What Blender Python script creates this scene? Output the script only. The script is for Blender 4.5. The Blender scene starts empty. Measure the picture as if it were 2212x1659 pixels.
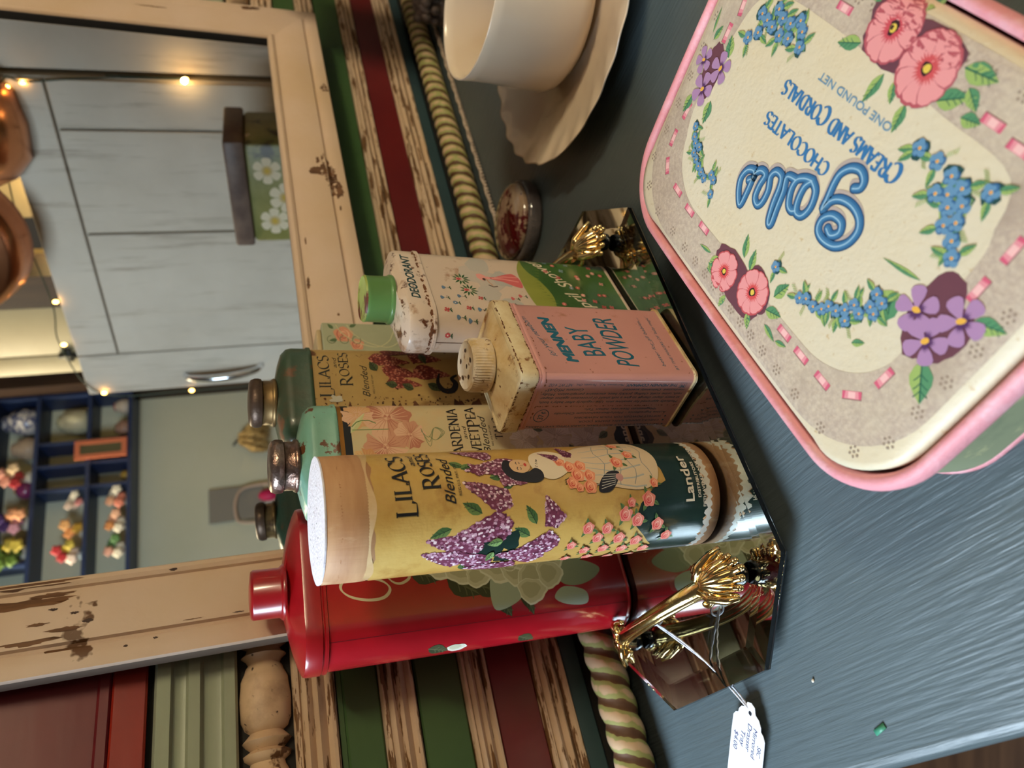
import bpy, bmesh, math, random
from math import sin, cos, pi, radians as R_, atan2, sqrt, hypot
from mathutils import Vector, Matrix
random.seed(7)
scene = bpy.context.scene
COL = scene.collection

# ------------------------------------------------------------------ camera, world, lights, exposure
PITCH = R_(23.1); CAMZ = 0.27
cam_d = bpy.data.cameras.new('camera'); cam = bpy.data.objects.new('camera', cam_d); COL.objects.link(cam)
fw = Vector((0, cos(PITCH), -sin(PITCH))); up = Vector((0, sin(PITCH), cos(PITCH)))
xa = -up; ya = Vector((1, 0, 0)); za = -fw          # the phone was held sideways: picture right is down
cam.matrix_world = Matrix(((xa.x, ya.x, za.x, 0), (xa.y, ya.y, za.y, 0), (xa.z, ya.z, za.z, CAMZ), (0, 0, 0, 1)))
cam_d.sensor_fit = 'HORIZONTAL'; cam_d.sensor_width = 36; cam_d.lens = 1533 / 2212 * 36
cam_d.clip_start = 0.01; cam_d.clip_end = 50
cam_d.dof.use_dof = True; cam_d.dof.focus_distance = 0.37; cam_d.dof.aperture_fstop = 9.0
scene.camera = cam
scene.view_settings.view_transform = 'Standard'; scene.view_settings.look = 'None'
scene.view_settings.gamma = 1; scene.view_settings.exposure = -0.14
scene.view_settings.use_curve_mapping = False
scene.cycles.max_bounces = 8; scene.cycles.diffuse_bounces = 3; scene.cycles.glossy_bounces = 6; scene.cycles.transmission_bounces = 8
scene.cycles.caustics_reflective = False; scene.cycles.caustics_refractive = False

w = bpy.data.worlds.new('world'); scene.world = w; w.use_nodes = True
w.node_tree.nodes['Background'].inputs[0].default_value = (1.0, 0.84, 0.66, 1)
w.node_tree.nodes['Background'].inputs[1].default_value = 0.062

def area(name, loc, target, sx, sy, power, col):
    l = bpy.data.lights.new(name, 'AREA'); l.shape = 'RECTANGLE'; l.size = sx; l.size_y = sy
    l.energy = power; l.color = col
    o = bpy.data.objects.new(name, l); COL.objects.link(o); o.location = loc
    d = Vector(target) - Vector(loc); o.rotation_euler = d.to_track_quat('-Z', 'Y').to_euler()
    return o
area('window_daylight', (-1.2, 0.11, 0.80), (0.0, 0.33, 0.05), 0.62, 0.72, 46.0, (0.68, 0.84, 1.0))
area('ceiling_lamp_light', (0.75, -0.75, 1.75), (0.3, 0.5, 0.0), 0.5, 0.5, 4.3, (1.0, 0.68, 0.42))
area('pale_wall_fill_light', (1.45, -1.0, 1.5), (2.1, -0.40, 0.6), 0.5, 0.5, 105.0, (1.0, 0.86, 0.62))  # added fill that brightens the mirrored room's pale wall, not an actual lamp

# ------------------------------------------------------------------ materials
def rgb(r, g, b):
    f = lambda c: (c / 255 / 12.92) if c / 255 <= 0.04045 else ((c / 255 + 0.055) / 1.055) ** 2.4
    return (f(r), f(g), f(b), 1)
def mat(name, col, rough=0.5, metal=0.0, spots=(), bump=None, spec=0.5, coat=0.0, emit=None, trans=0.0, ior=1.45, alpha=None):
    """spots: (colour, scale, lo, hi, (sx,sy,sz) stretch, rough or None)."""
    m = bpy.data.materials.new(name); m.use_nodes = True
    nt = m.node_tree; b = nt.nodes['Principled BSDF']
    b.inputs['Base Color'].default_value = col; b.inputs['Roughness'].default_value = rough
    b.inputs['Metallic'].default_value = metal; b.inputs['Specular IOR Level'].default_value = spec
    b.inputs['Coat Weight'].default_value = coat; b.inputs['Coat Roughness'].default_value = 0.12
    b.inputs['Transmission Weight'].default_value = trans; b.inputs['IOR'].default_value = ior
    if emit:
        b.inputs['Emission Color'].default_value = emit[0]; b.inputs['Emission Strength'].default_value = emit[1]
    tc = None; cur = None; curm = None
    if spots or bump: tc = nt.nodes.new('ShaderNodeTexCoord')
    for i, sp in enumerate(spots):
        c2, sc, lo, hi = sp[:4]; st = sp[4] if len(sp) > 4 else (1, 1, 1)
        mp = nt.nodes.new('ShaderNodeMapping'); mp.inputs['Scale'].default_value = st
        mp.inputs['Location'].default_value = (i * 3.1, i * 1.7, i * 5.3)
        nt.links.new(tc.outputs['Object'], mp.inputs['Vector'])
        n = nt.nodes.new('ShaderNodeTexNoise'); n.inputs['Scale'].default_value = sc; n.inputs['Detail'].default_value = 6
        n.inputs['Roughness'].default_value = 0.62
        nt.links.new(mp.outputs[0], n.inputs['Vector'])
        mr = nt.nodes.new('ShaderNodeMapRange'); mr.inputs['From Min'].default_value = lo; mr.inputs['From Max'].default_value = hi
        nt.links.new(n.outputs['Fac'], mr.inputs['Value'])
        mx = nt.nodes.new('ShaderNodeMix'); mx.data_type = 'RGBA'
        nt.links.new(mr.outputs[0], mx.inputs[0])
        if cur: nt.links.new(cur, mx.inputs[6])
        else: mx.inputs[6].default_value = col
        mx.inputs[7].default_value = c2
        cur = mx.outputs[2]
    if cur: nt.links.new(cur, b.inputs['Base Color'])
    if bump:
        sc, st, stre = bump
        mp = nt.nodes.new('ShaderNodeMapping'); mp.inputs['Scale'].default_value = stre
        nt.links.new(tc.outputs['Object'], mp.inputs['Vector'])
        n = nt.nodes.new('ShaderNodeTexNoise'); n.inputs['Scale'].default_value = sc; n.inputs['Detail'].default_value = 4
        nt.links.new(mp.outputs[0], n.inputs['Vector'])
        bp = nt.nodes.new('ShaderNodeBump'); bp.inputs['Strength'].default_value = st; bp.inputs['Distance'].default_value = 0.001
        nt.links.new(n.outputs['Fac'], bp.inputs['Height']); nt.links.new(bp.outputs[0], b.inputs['Normal'])
    return m
_P = {}
def ink(r, g, b, rough=0.45):
    k = (r, g, b, rough)
    if k not in _P: _P[k] = mat('ink_%02x%02x%02x' % (r, g, b), rgb(r, g, b), rough)
    return _P[k]
RUST = rgb(92, 48, 18); WOODB = rgb(96, 62, 34)

# ------------------------------------------------------------------ object helpers
def obj(name, bm, m, parent=None, smooth=True, auto=None):
    bmesh.ops.recalc_face_normals(bm, faces=bm.faces)
    me = bpy.data.meshes.new(name); bm.to_mesh(me); bm.free()
    for mm in (m if isinstance(m, (list, tuple)) else [m]): me.materials.append(mm)
    if smooth:
        for p in me.polygons: p.use_smooth = True
        if auto is not None: me.set_sharp_from_angle(angle=R_(auto))
    o = bpy.data.objects.new(name, me); COL.objects.link(o)
    if parent: o.parent = parent
    return o
def tag(o, label=None, cat=None, group=None, kind=None):
    if label: o['label'] = label
    if cat: o['category'] = cat
    if group: o['group'] = group
    if kind: o['kind'] = kind
    return o
def thing(name, label, cat, loc=(0, 0, 0), rz=0, group=None):
    o = bpy.data.objects.new(name, None); COL.objects.link(o); o.empty_display_size = 0.02
    o.location = loc; o.rotation_euler = (0, 0, rz); return tag(o, label, cat, group)
def struct(o): o['kind'] = 'structure'; return o

def box(bm, x0, x1, y0, y1, z0, z1, M=None, bev=0.0):
    r = bmesh.ops.create_cube(bm, size=1)
    mt = Matrix.Translation(((x0 + x1) / 2, (y0 + y1) / 2, (z0 + z1) / 2)) @ Matrix.Diagonal((x1 - x0, y1 - y0, z1 - z0, 1))
    bmesh.ops.transform(bm, matrix=mt, verts=r['verts'])
    vs = r['verts']
    if bev:
        es = {e for v in vs for e in v.link_edges}
        rr = bmesh.ops.bevel(bm, geom=list(es), offset=bev, segments=2, affect='EDGES', profile=0.5)
        vs = list({v for f in rr['faces'] for v in f.verts} | {v for v in vs if v.is_valid})
    if M is not None: bmesh.ops.transform(bm, matrix=M, verts=vs)
    return bm
def nb(): return bmesh.new()
def loft(bm, rings, close_start=True, close_end=True, closed=True):
    V = [[bm.verts.new(p) for p in r] for r in rings]
    n = len(V[0])
    for a, b in zip(V, V[1:]):
        for i in range(n if closed else n - 1):
            j = (i + 1) % n
            bm.faces.new((a[i], a[j], b[j], b[i]))
    if close_start: bm.faces.new(V[0][::-1])
    if close_end: bm.faces.new(V[-1])
    return bm
def lathe(bm, prof, n=64, rip=None, c=(0, 0), cs=True, ce=True):
    rings = []
    for (r, z) in prof:
        ring = []
        for i in range(n):
            t = 2 * pi * i / n; rr = r
            if rip: rr = r * (1 + rip(t, r, z))
            ring.append((c[0] + rr * cos(t), c[1] + rr * sin(t), z))
        rings.append(ring)
    return loft(bm, rings, cs, ce)
def tube(bm, pts, rad, n=10, flat=1.0, upv=None):
    pts = [Vector(p) for p in pts]; rings = []
    N = len(pts); prev = None
    for i, p in enumerate(pts):
        d = (pts[min(i + 1, N - 1)] - pts[max(i - 1, 0)]).normalized()
        u = upv if upv is not None else (prev if prev is not None else (Vector((0, 0, 1)) if abs(d.z) < .9 else Vector((1, 0, 0))))
        u = Vector(u); s = d.cross(u).normalized(); u2 = s.cross(d).normalized(); prev = u2
        r = rad[i] if isinstance(rad, (list, tuple)) else rad
        rings.append([p + s * (r * cos(2 * pi * k / n)) + u2 * (r * flat * sin(2 * pi * k / n)) for k in range(n)])
    return loft(bm, rings)
def spline(pts, n=6, closed=False):
    P = [Vector(p) for p in pts]; out = []; N = len(P)
    rng = range(N) if closed else range(N - 1)
    for i in rng:
        a = P[(i - 1) % N] if closed or i > 0 else P[0]; b = P[i]; c = P[(i + 1) % N]
        d = P[(i + 2) % N] if closed or i + 2 < N else P[-1]
        for k in range(n):
            t = k / n
            out.append(0.5 * ((2 * b) + (-a + c) * t + (2 * a - 5 * b + 4 * c - d) * t * t + (-a + 3 * b - 3 * c + d) * t ** 3))
    if not closed: out.append(P[-1])
    return out
def sphere(bm, c, r, sc=(1, 1, 1), seg=16):
    rr = bmesh.ops.create_uvsphere(bm, u_segments=seg, v_segments=max(6, seg // 2), radius=r)
    bmesh.ops.transform(bm, matrix=Matrix.Translation(c) @ Matrix.Diagonal((*sc, 1)), verts=rr['verts'])

# ------------------------------------------------------------------ footprints
def fprint(W, D, r, n=20):
    r = min(r, W / 2 - 1e-5, D / 2 - 1e-5); P = [(0.0, -D / 2)]
    for (sx, sy, a0) in ((1, -1, -90), (1, 1, 0), (-1, 1, 90), (-1, -1, 180)):
        for k in range(n):
            t = R_(a0 + 90 * k / (n - 1)); P.append((sx * (W / 2 - r) + r * cos(t), sy * (D / 2 - r) + r * sin(t)))
    Q = []                                              # the long flats get extra points
    P.append(P[0])
    for a, b in zip(P, P[1:]):
        L = hypot(b[0] - a[0], b[1] - a[1])
        if L < 1e-7: continue
        k = max(1, int(L / .006))
        for i in range(k): Q.append((a[0] + (b[0] - a[0]) * i / k, a[1] + (b[1] - a[1]) * i / k))
    return Q
def ring(Q, W, D, inset, z, bl=0.0, r=0.0):
    fx = (W / 2 - inset) / (W / 2); fy = (D / 2 - inset) / (D / 2); out = []
    for (x, y) in Q:
        t = atan2(y / D, x / W)
        out.append(((1 - bl) * x * fx + bl * r * cos(t), (1 - bl) * y * fy + bl * r * sin(t), z))
    return out
def permap(W, D, r):
    """maps (s, z, h): s runs along the outline from the middle of the front face, h stands off the surface."""
    Q = fprint(W, D, r, 30); Q = Q + [Q[0]]; S = [0.0]
    for a, b in zip(Q, Q[1:]): S.append(S[-1] + hypot(b[0] - a[0], b[1] - a[1]))
    L = S[-1]; import bisect
    rr = min(r, W / 2 - 1e-5, D / 2 - 1e-5)
    def f(s, z, h):
        s = s % L; i = min(max(bisect.bisect_right(S, s) - 1, 0), len(Q) - 2)
        t = (s - S[i]) / (S[i + 1] - S[i]); x = Q[i][0] + t * (Q[i + 1][0] - Q[i][0]); y = Q[i][1] + t * (Q[i + 1][1] - Q[i][1])
        cx = max(-(W / 2 - rr), min(W / 2 - rr, x)); cy = max(-(D / 2 - rr), min(D / 2 - rr, y))
        nx, ny = x - cx, y - cy; l = hypot(nx, ny) or 1
        return Vector((x + nx / l * h, y + ny / l * h, z))
    return f

# ------------------------------------------------------------------ printed artwork (flat ink shapes wrapped on a surface); units: mm
_TX = {}
def text_mesh(s):
    if s in _TX: return _TX[s]
    cu = bpy.data.curves.new('t', 'FONT'); cu.body = s; cu.size = 1.0; cu.resolution_u = 3
    o = bpy.data.objects.new('t', cu); COL.objects.link(o)
    bpy.context.view_layer.update()
    me = bpy.data.meshes.new_from_object(o.evaluated_get(bpy.context.evaluated_depsgraph_get()))
    vs = [(v.co.x, v.co.y) for v in me.vertices]; fs = [tuple(p.vertices) for p in me.polygons]
    bpy.data.objects.remove(o); bpy.data.curves.remove(cu); bpy.data.meshes.remove(me)
    x0 = min(v[0] for v in vs); x1 = max(v[0] for v in vs)
    _TX[s] = ([(v[0] - x0, v[1]) for v in vs], fs, x1 - x0); return _TX[s]
def arc(cx, cy, rx, ry, a0, a1, n=14):
    return [(cx + rx * cos(R_(a0 + (a1 - a0) * i / n)), cy + ry * sin(R_(a0 + (a1 - a0) * i / n))) for i in range(n + 1)]
GL = {  # letter: (advance, [(polyline, serif at start, serif at end)])
 'A': (.86, [([(.04, 0), (.42, 1)], 1, 0), ([(.40, 1), (.78, 0)], 0, 1), ([(.18, .34), (.64, .34)], 0, 0)]),
 'C': (.82, [(arc(.44, .5, .38, .5, 48, 318), 0, 0), ([(.70, .98), (.72, .72)], 0, 0)]),
 'D': (.88, [([(.14, 1), (.14, 0)], 1, 1), ([(.14, 1)] + arc(.34, .5, .42, .5, 90, -90) + [(.14, 0)], 0, 0)]),
 'E': (.68, [([(.14, 1), (.14, 0)], 1, 1), ([(.14, 1), (.58, 1), (.60, .84)], 0, 0), ([(.14, .52), (.46, .52)], 0, 1), ([(.14, 0), (.58, 0), (.62, .17)], 0, 0)]),
 'G': (.92, [(arc(.44, .5, .38, .5, 48, 330), 0, 0), ([(.76, .02), (.76, .42)], 0, 1)]),
 'I': (.36, [([(.17, 1), (.17, 0)], 1, 1)]),
 'K': (.84, [([(.14, 1), (.14, 0)], 1, 1), ([(.70, 1), (.18, .45)], 1, 0), ([(.32, .6), (.76, 0)], 0, 1)]),
 'L': (.70, [([(.14, 1), (.14, 0)], 1, 1), ([(.14, 0), (.60, 0), (.66, .22)], 0, 0)]),
 'N': (.92, [([(.14, 0), (.14, 1)], 1, 0), ([(.10, 1), (.76, 0)], 0, 0), ([(.76, 0), (.76, 1)], 0, 1)]),
 'O': (.92, [(arc(.44, .5, .38, .5, 0, 360, 24), 0, 0)]),
 'P': (.72, [([(.14, 1), (.14, 0)], 1, 1), ([(.14, 1)] + arc(.32, .73, .30, .27, 90, -90) + [(.14, .46)], 0, 0)]),
 'R': (.86, [([(.14, 1), (.14, 0)], 1, 1), ([(.14, 1)] + arc(.32, .74, .29, .26, 90, -90) + [(.14, .48)], 0, 0), ([(.34, .48), (.80, 0)], 0, 1)]),
 'S': (.66, [(arc(.32, .74, .24, .26, 40, 230) + arc(.32, .25, .27, .26, 60, -150), 0, 0)]),
 'T': (.78, [([(.38, 1), (.38, 0)], 0, 1), ([(.04, .84), (.06, 1), (.70, 1), (.72, .84)], 0, 0)]),
 'W': (1.2, [([(.06, 1), (.34, 0)], 1, 0), ([(.34, 0), (.60, 1)], 0, 0), ([(.58, 1), (.86, 0)], 0, 0), ([(.86, 0), (1.14, 1)], 0, 1)]),
 'M': (1.1, [([(.14, 0), (.18, 1)], 1, 0), ([(.16, 1), (.52, .1)], 0, 0), ([(.52, .1), (.88, 1)], 0, 0), ([(.86, 1), (.92, 0)], 0, 1)]),
 'H': (.9, [([(.14, 0), (.14, 1)], 1, 1), ([(.74, 0), (.74, 1)], 1, 1), ([(.14, .5), (.74, .5)], 0, 0)]),
 ' ': (.4, [])}
class Art:
    def __init__(s, fmap, lift=0.06, step=1.6, dl=0.00025):
        s.f = fmap; s.bm = bmesh.new(); s.mats = []; s.k = lift; s.step = step; s.dl = dl
    def mi(s, m):
        if m not in s.mats: s.mats.append(m)
        return s.mats.index(m)
    def poly(s, pts, m, keep=False):
        if not keep: s.k += s.dl
        q = []
        for p in pts:
            if not q or hypot(p[0] - q[-1][0], p[1] - q[-1][1]) > 1e-5: q.append(p)
        if len(q) > 2 and hypot(q[0][0] - q[-1][0], q[0][1] - q[-1][1]) < 1e-5: q.pop()
        if len(q) < 3: return
        f = s.bm.faces.new([s.bm.verts.new((p[0], p[1], s.k)) for p in q]); f.material_index = s.mi(m)
    def ribbon(s, pts, wd, m, pen=None, thin=.3, taper=None):
        s.k += s.dl; n = len(pts); A = []; B = []
        for i, p in enumerate(pts):
            a = pts[max(i - 1, 0)]; b = pts[min(i + 1, n - 1)]; dx, dy = b[0] - a[0], b[1] - a[1]; l = hypot(dx, dy) or 1
            ww = wd
            if pen is not None: ww = wd * (thin + (1 - thin) * abs(sin(atan2(dy, dx) - pen)))
            if taper: ww *= taper(i / (n - 1))
            A.append((p[0] - dy / l * ww / 2, p[1] + dx / l * ww / 2)); B.append((p[0] + dy / l * ww / 2, p[1] - dx / l * ww / 2))
        va = [s.bm.verts.new((*p, s.k)) for p in A]; vb = [s.bm.verts.new((*p, s.k)) for p in B]; mi = s.mi(m)
        for i in range(n - 1):
            f = s.bm.faces.new((va[i], vb[i], vb[i + 1], va[i + 1])); f.material_index = mi
    def text(s, t, x, y, h, m, width=None, rot=0, shear=0, align='L', xs=1.0, bold=0, arcf=None):
        vs, fs, wd = text_mesh(t); sc = h / .69; sx = sc * xs
        if width: sx = width / wd
        W = wd * sx; ox = {'L': 0, 'C': -W / 2, 'R': -W}[align]; s.k += s.dl
        for (bx, by) in ([(0, 0)] if not bold else [(0, 0), (bold, 0), (0, bold), (bold, bold)]):
            V = []
            for (a, b) in vs:
                px = a * sx + b * sc * shear + ox + bx; py = b * sc + by
                if arcf: py += arcf(px)
                V.append(s.bm.verts.new((x + px * cos(rot) - py * sin(rot), y + px * sin(rot) + py * cos(rot), s.k)))
            for f in fs:
                try: s.bm.faces.new([V[i] for i in f]).material_index = s.mi(m)
                except ValueError: pass
            s.k += s.dl
    def serif(s, t, x, y, h, m, width=None, big=(), rot=0, wt=.17, slope=0.0, arcf=None):
        W = sum(GL[c][0] * (1.28 if i in big else 1) for i, c in enumerate(t)); sx = (width / W) if width else h; cx = 0
        def T(p):
            px, py = p; py += px * slope
            if arcf: py += arcf(px)
            return (x + px * cos(rot) - py * sin(rot), y + px * sin(rot) + py * cos(rot))
        for i, c in enumerate(t):
            g = 1.28 if i in big else 1; hh = h * g; yo = -(g - 1) * h * (.95 if i in big else 0)
            for (pl, s0, s1) in GL[c][1]:
                q = [(cx + a * sx * g, yo + b * hh) for a, b in pl]
                if len(q) == 2: q = [q[0], ((q[0][0] + q[1][0]) / 2, (q[0][1] + q[1][1]) / 2), q[1]]
                s.ribbon([T(p) for p in q], wt * h * g, m, pen=R_(28), thin=.12)
                for e, on in ((q[0], s0), (q[-1], s1)):
                    if on: s.ribbon([T((e[0] - .12 * sx * g, e[1])), T(e), T((e[0] + .12 * sx * g, e[1]))], .055 * h * g, m)
            cx += GL[c][0] * sx * g
    def blob(s, x, y, r, m, n=9, j=.2, sx=1, rot=0):
        P = []
        for i in range(n):
            t = 2 * pi * i / n; q = r * (1 + random.uniform(-j, j)); a, b = q * sx * cos(t), q * sin(t)
            P.append((x + a * cos(rot) - b * sin(rot), y + a * sin(rot) + b * cos(rot)))
        s.poly(P, m)
    def leaf(s, x, y, L, wd, ang, m, m2=None, m3=None):
        def at(a, b): return (x + a * cos(ang) - b * sin(ang), y + a * sin(ang) + b * cos(ang))
        pr = [(0, 0), (.15, .32), (.35, .5), (.55, .46), (.78, .25), (1, 0)]
        up_ = [at(a * L, b * wd) for a, b in pr]; dn = [at(a * L, -b * wd) for a, b in pr]
        s.poly(up_ + dn[::-1], m)
        if m2: s.poly(up_, m2)
        if m3:
            s.ribbon([at(0, 0), at(L * .5, 0), at(L * .95, 0)], wd * .07, m3)
            for a in (.3, .5, .68):
                for sg in (1, -1): s.ribbon([at(L * a, 0), at(L * (a + .1), sg * wd * .16), at(L * (a + .16), sg * wd * .3)], wd * .045, m3)
    def petal(s, x, y, L, wd, ang, m, m2=None, tip=.0):
        def at(a, b): return (x + a * cos(ang) - b * sin(ang), y + a * sin(ang) + b * cos(ang))
        pr = [(0, .03), (.25, .2), (.55, .42), (.8, .5), (.95, .36), (1, .14)]
        P = [at(a * L, b * wd) for a, b in pr] + [at((1 - tip) * L, 0)] + [at(a * L, -b * wd) for a, b in pr[::-1]]
        s.poly(P, m)
        if m2:
            for k in range(-2, 3):
                e = at(L * (.50 - .05 * abs(k)), k * wd * .13); a0 = at(L * .1, k * wd * .03)
                s.ribbon([a0, ((a0[0] + e[0]) / 2, (a0[1] + e[1]) / 2), e], wd * .16, m2, taper=lambda t: 1.05 - t)
    def daisy(s, x, y, r, m, m2, cen, dark, n=6, rot=0, tip=.08, edge=None):
        for i in range(n):
            a = rot + 2 * pi * i / n + random.uniform(-.12, .12)
            if edge: s.petal(x, y, r * 1.05, r * .96, a, edge, None, tip)
            s.petal(x, y, r * random.uniform(.95, 1.02), r * .86, a, m, m2, tip)
        s.blob(x, y, r * .2, dark, 10, .25); s.blob(x, y, r * .13, cen, 9, .1)
    def rose(s, x, y, r, c1, c2, c3):
        P = []
        for i in range(20):
            t = 2 * pi * i / 20; q = r * (1 + .1 * cos(5 * t) + random.uniform(-.03, .03)); P.append((x + q * cos(t), y + q * sin(t)))
        s.poly(P, c1)
        for k, (rr, a0) in enumerate(((.78, 20), (.66, 200), (.5, 100), (.36, 300), (.22, 40))):
            s.ribbon(arc(x, y, r * rr, r * rr * .85, a0, a0 + 150, 8), r * .13, c2 if k % 2 == 0 else c3, taper=lambda t: .35 + sin(pi * t))
    def lilac(s, x, y, L, wd, ang, cols, n=110, base=None):
        def at(a, b): return (x + a * cos(ang) - b * sin(ang), y + a * sin(ang) + b * cos(ang))
        prof = lambda t: wd / 2 * min(1, (t * 5) ** .6) * (1 - t) ** .75 * 1.25
        if base:
            up_ = [at(L * t / 12, prof(t / 12) * random.uniform(.9, 1.1)) for t in range(13)]
            dn = [at(L * t / 12, -prof(t / 12) * random.uniform(.9, 1.1)) for t in range(13)]; s.poly(up_ + dn[::-1], base)
        for i in range(n):
            t = random.random() ** 1.15; b = random.uniform(-1, 1) * prof(t); p = at(L * t, b)
            s.blob(p[0], p[1], random.uniform(.028, .05) * wd + .12, random.choice(cols), 6, .25, 1.3, ang)
    def build(s, name, parent, ystep=None):
        bm = s.bm
        if ystep:                                        # large shapes also need cuts across, to follow a domed surface
            y = -90.0
            while y < 90:
                es = [e for e in bm.edges if min(e.verts[0].co.y, e.verts[1].co.y) < y < max(e.verts[0].co.y, e.verts[1].co.y)]
                fs = {f for e in es for f in e.link_faces}
                if fs: bmesh.ops.bisect_plane(bm, geom=list(fs) + list({e for f in fs for e in f.edges}) + list({v for f in fs for v in f.verts}), plane_co=(0, y, 0), plane_no=(0, 1, 0), dist=1e-6)
                y += ystep
        if s.step and bm.verts:
            x0 = min(v.co.x for v in bm.verts); x1 = max(v.co.x for v in bm.verts); x = x0 + s.step
            bmesh.ops.triangulate(bm, faces=[f for f in bm.faces if len(f.verts) > 4])
            while x < x1:
                es = [e for e in bm.edges if min(e.verts[0].co.x, e.verts[1].co.x) < x < max(e.verts[0].co.x, e.verts[1].co.x)]
                fs = {f for e in es for f in e.link_faces}
                if fs:
                    g = list(fs) + list({e for f in fs for e in f.edges}) + list({v for f in fs for v in f.verts})
                    bmesh.ops.bisect_plane(bm, geom=g, plane_co=(x, 0, 0), plane_no=(1, 0, 0), dist=1e-6)
                x += s.step
        for v in bm.verts:                               # every layer follows the same facets, so inks never cross
            x, y, z = v.co
            if s.step and bm.verts:
                g = x0 + math.floor((x - x0) / s.step + 1e-6) * s.step; t = (x - g) / s.step
                v.co = s.f(g / 1000, y / 1000, z / 1000).lerp(s.f((g + s.step) / 1000, y / 1000, z / 1000), t) if t > 1e-4 else s.f(g / 1000, y / 1000, z / 1000)
            else: v.co = s.f(x / 1000, y / 1000, z / 1000)
        me = bpy.data.meshes.new(name); bm.to_mesh(me); bm.free()
        for m in s.mats: me.materials.append(m)
        o = bpy.data.objects.new(name, me); COL.objects.link(o); o.parent = parent
        return o

# ------------------------------------------------------------------ wall frame: x runs along the wall, -y towards the room
WA = R_(36.0); WOLD = Vector((.129, .683, 0)); W0 = WOLD - Vector((sin(WA), -cos(WA), 0)) * .012
zz = lambda z: .27 - (.27 - z) * 1.0252
WM = Matrix.Translation(W0) @ Matrix.Rotation(WA, 4, 'Z')
WL, WR = -0.50, 1.15
cream = lambda nm, thr=.56, st=(4.5, 22, 30): mat(nm, rgb(200, 177, 152), .6, spots=[(rgb(190, 160, 126), 9, .35, .75), (rgb(160, 136, 112), 60, .55, .8, (.3, 1, 1)), (rgb(104, 72, 42), 5.0, thr, thr + .008, st)], bump=(120, .25, (.3, 1, 1)))
M_cream = cream('chipped_cream_paint')
M_cream2 = cream('chipped_cream_paint_worn', .555, (4.0, 24, 36))
M_green = mat('green_paint', rgb(50, 78, 40), .42, spots=[(rgb(64, 92, 50), 4, .4, .7), (rgb(120, 130, 90), 60, .76, .8)], bump=(200, .12, (.1, 1, 1)))
M_red = mat('dark_red_paint', rgb(88, 22, 24), .36, spots=[(rgb(104, 28, 28), 5, .4, .7), (rgb(150, 60, 55), 55, .78, .82, (.3, 1, 1))], bump=(200, .1, (.1, 1, 1)))
M_red2 = mat('bright_red_paint', rgb(136, 34, 22), .3, spots=[(rgb(110, 24, 20), 5, .45, .7)], bump=(160, .12, (.2, 1, 1)))
M_maroon = mat('maroon_paint', rgb(96, 26, 34), .34, spots=[(rgb(112, 30, 34), 5, .4, .65), (rgb(176, 50, 44), 18, .72, .75, (1, 1, .18))], bump=(160, .1, (.2, 1, 1)))
M_teal = mat('teal_paint', rgb(52, 72, 76), .4, spots=[(rgb(40, 58, 64), 8, .4, .7, (.3, 1, 1)), (rgb(110, 130, 120), 60, .72, .76, (.2, 1, 1))])
M_sage = mat('sage_paint', rgb(150, 156, 132), .42, spots=[(rgb(128, 134, 112), 6, .35, .7, (.4, 1, 3)), (rgb(100, 92, 66), 50, .72, .76)], bump=(160, .12, (.2, 1, 1)))
M_dark = mat('dark_gap', rgb(22, 18, 14), .8)

def wobj(name, bm, m, **k):
    o = struct(obj(name, bm, m, None, **k)); o.matrix_world = WM; return o
bm = nb(); box(bm, WL, WR, 0, .02, -.7, .72); wobj('wall_back', bm, M_dark, smooth=False)
def extr(prof, m, name, x0=WL, x1=WR, nx=1):
    """prof: (off, z) polyline from bottom to top, off towards the room."""
    bm = nb(); N = nx * 1; rows = []
    prof = [(a, zz(b)) for a, b in prof]
    P = [(0.0, prof[0][1])] + list(prof) + [(0.0, prof[-1][1])]
    rings = [[(x0 + (x1 - x0) * i / N, -p[0], p[1]) for p in P] for i in range(N + 1)]
    loft(bm, rings); return wobj(name, bm, m, auto=35)
def flat(z0, z1, off, b=.0012): return [(off - b, z0), (off, z0 + b), (off, z1 - b), (off - b, z1)]
def mould(z0, z1, off=.009):
    h = z1 - z0; pr = []
    prof = [(0, .55), (.06, .8), (.14, .82), (.2, .6), (.24, .45), (.34, .75), (.44, 1.0), (.5, .78), (.54, .55), (.6, .75), (.7, 1.0), (.78, .8), (.82, .5), (.86, .72), (.95, .72), (1, .5)]
    return [(off * b, z0 + h * a) for a, b in prof]
extr(flat(.0290, .0428, .004), M_teal, 'trim_1')
extr(mould(.0430, .0672), M_cream2, 'trim_2')
extr(flat(.0674, .0984, .004), M_red, 'trim_3')
extr(mould(.0986, .1170), M_cream2, 'trim_4')
extr(flat(.1174, .1476, .0035), M_green, 'trim_5')
extr(mould(.1490, .1712), M_cream2, 'trim_6')
extr(flat(.1716, .1940, .0035) + [(.003, .1945), (.003, .1975)], M_green, 'trim_7')
extr(mould(.1985, .2236), M_cream2, 'trim_8')
extr([(.004, .2545), (.006, .256), (.006, .262), (.0035, .2635), (.0025, .268), (.0035, .273), (.008, .275), (.008, .281), (.005, .2825), (.004, .286), (.005, .289), (.009, .2905), (.009, .2975), (.006, .299)], M_sage, 'trim_9')
extr(flat(.3025, .3205, .006), M_red2, 'trim_10')
extr([(.004, .3208), (.0055, .322), (.0055, .3265), (.0035, .328), (.0035, .399), (.0025, .4)], M_maroon, 'trim_11')
extr(flat(.402, .47, .003), M_maroon, 'trim_12')
extr(flat(.472, .72, .002), M_sage, 'trim_13')
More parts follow.
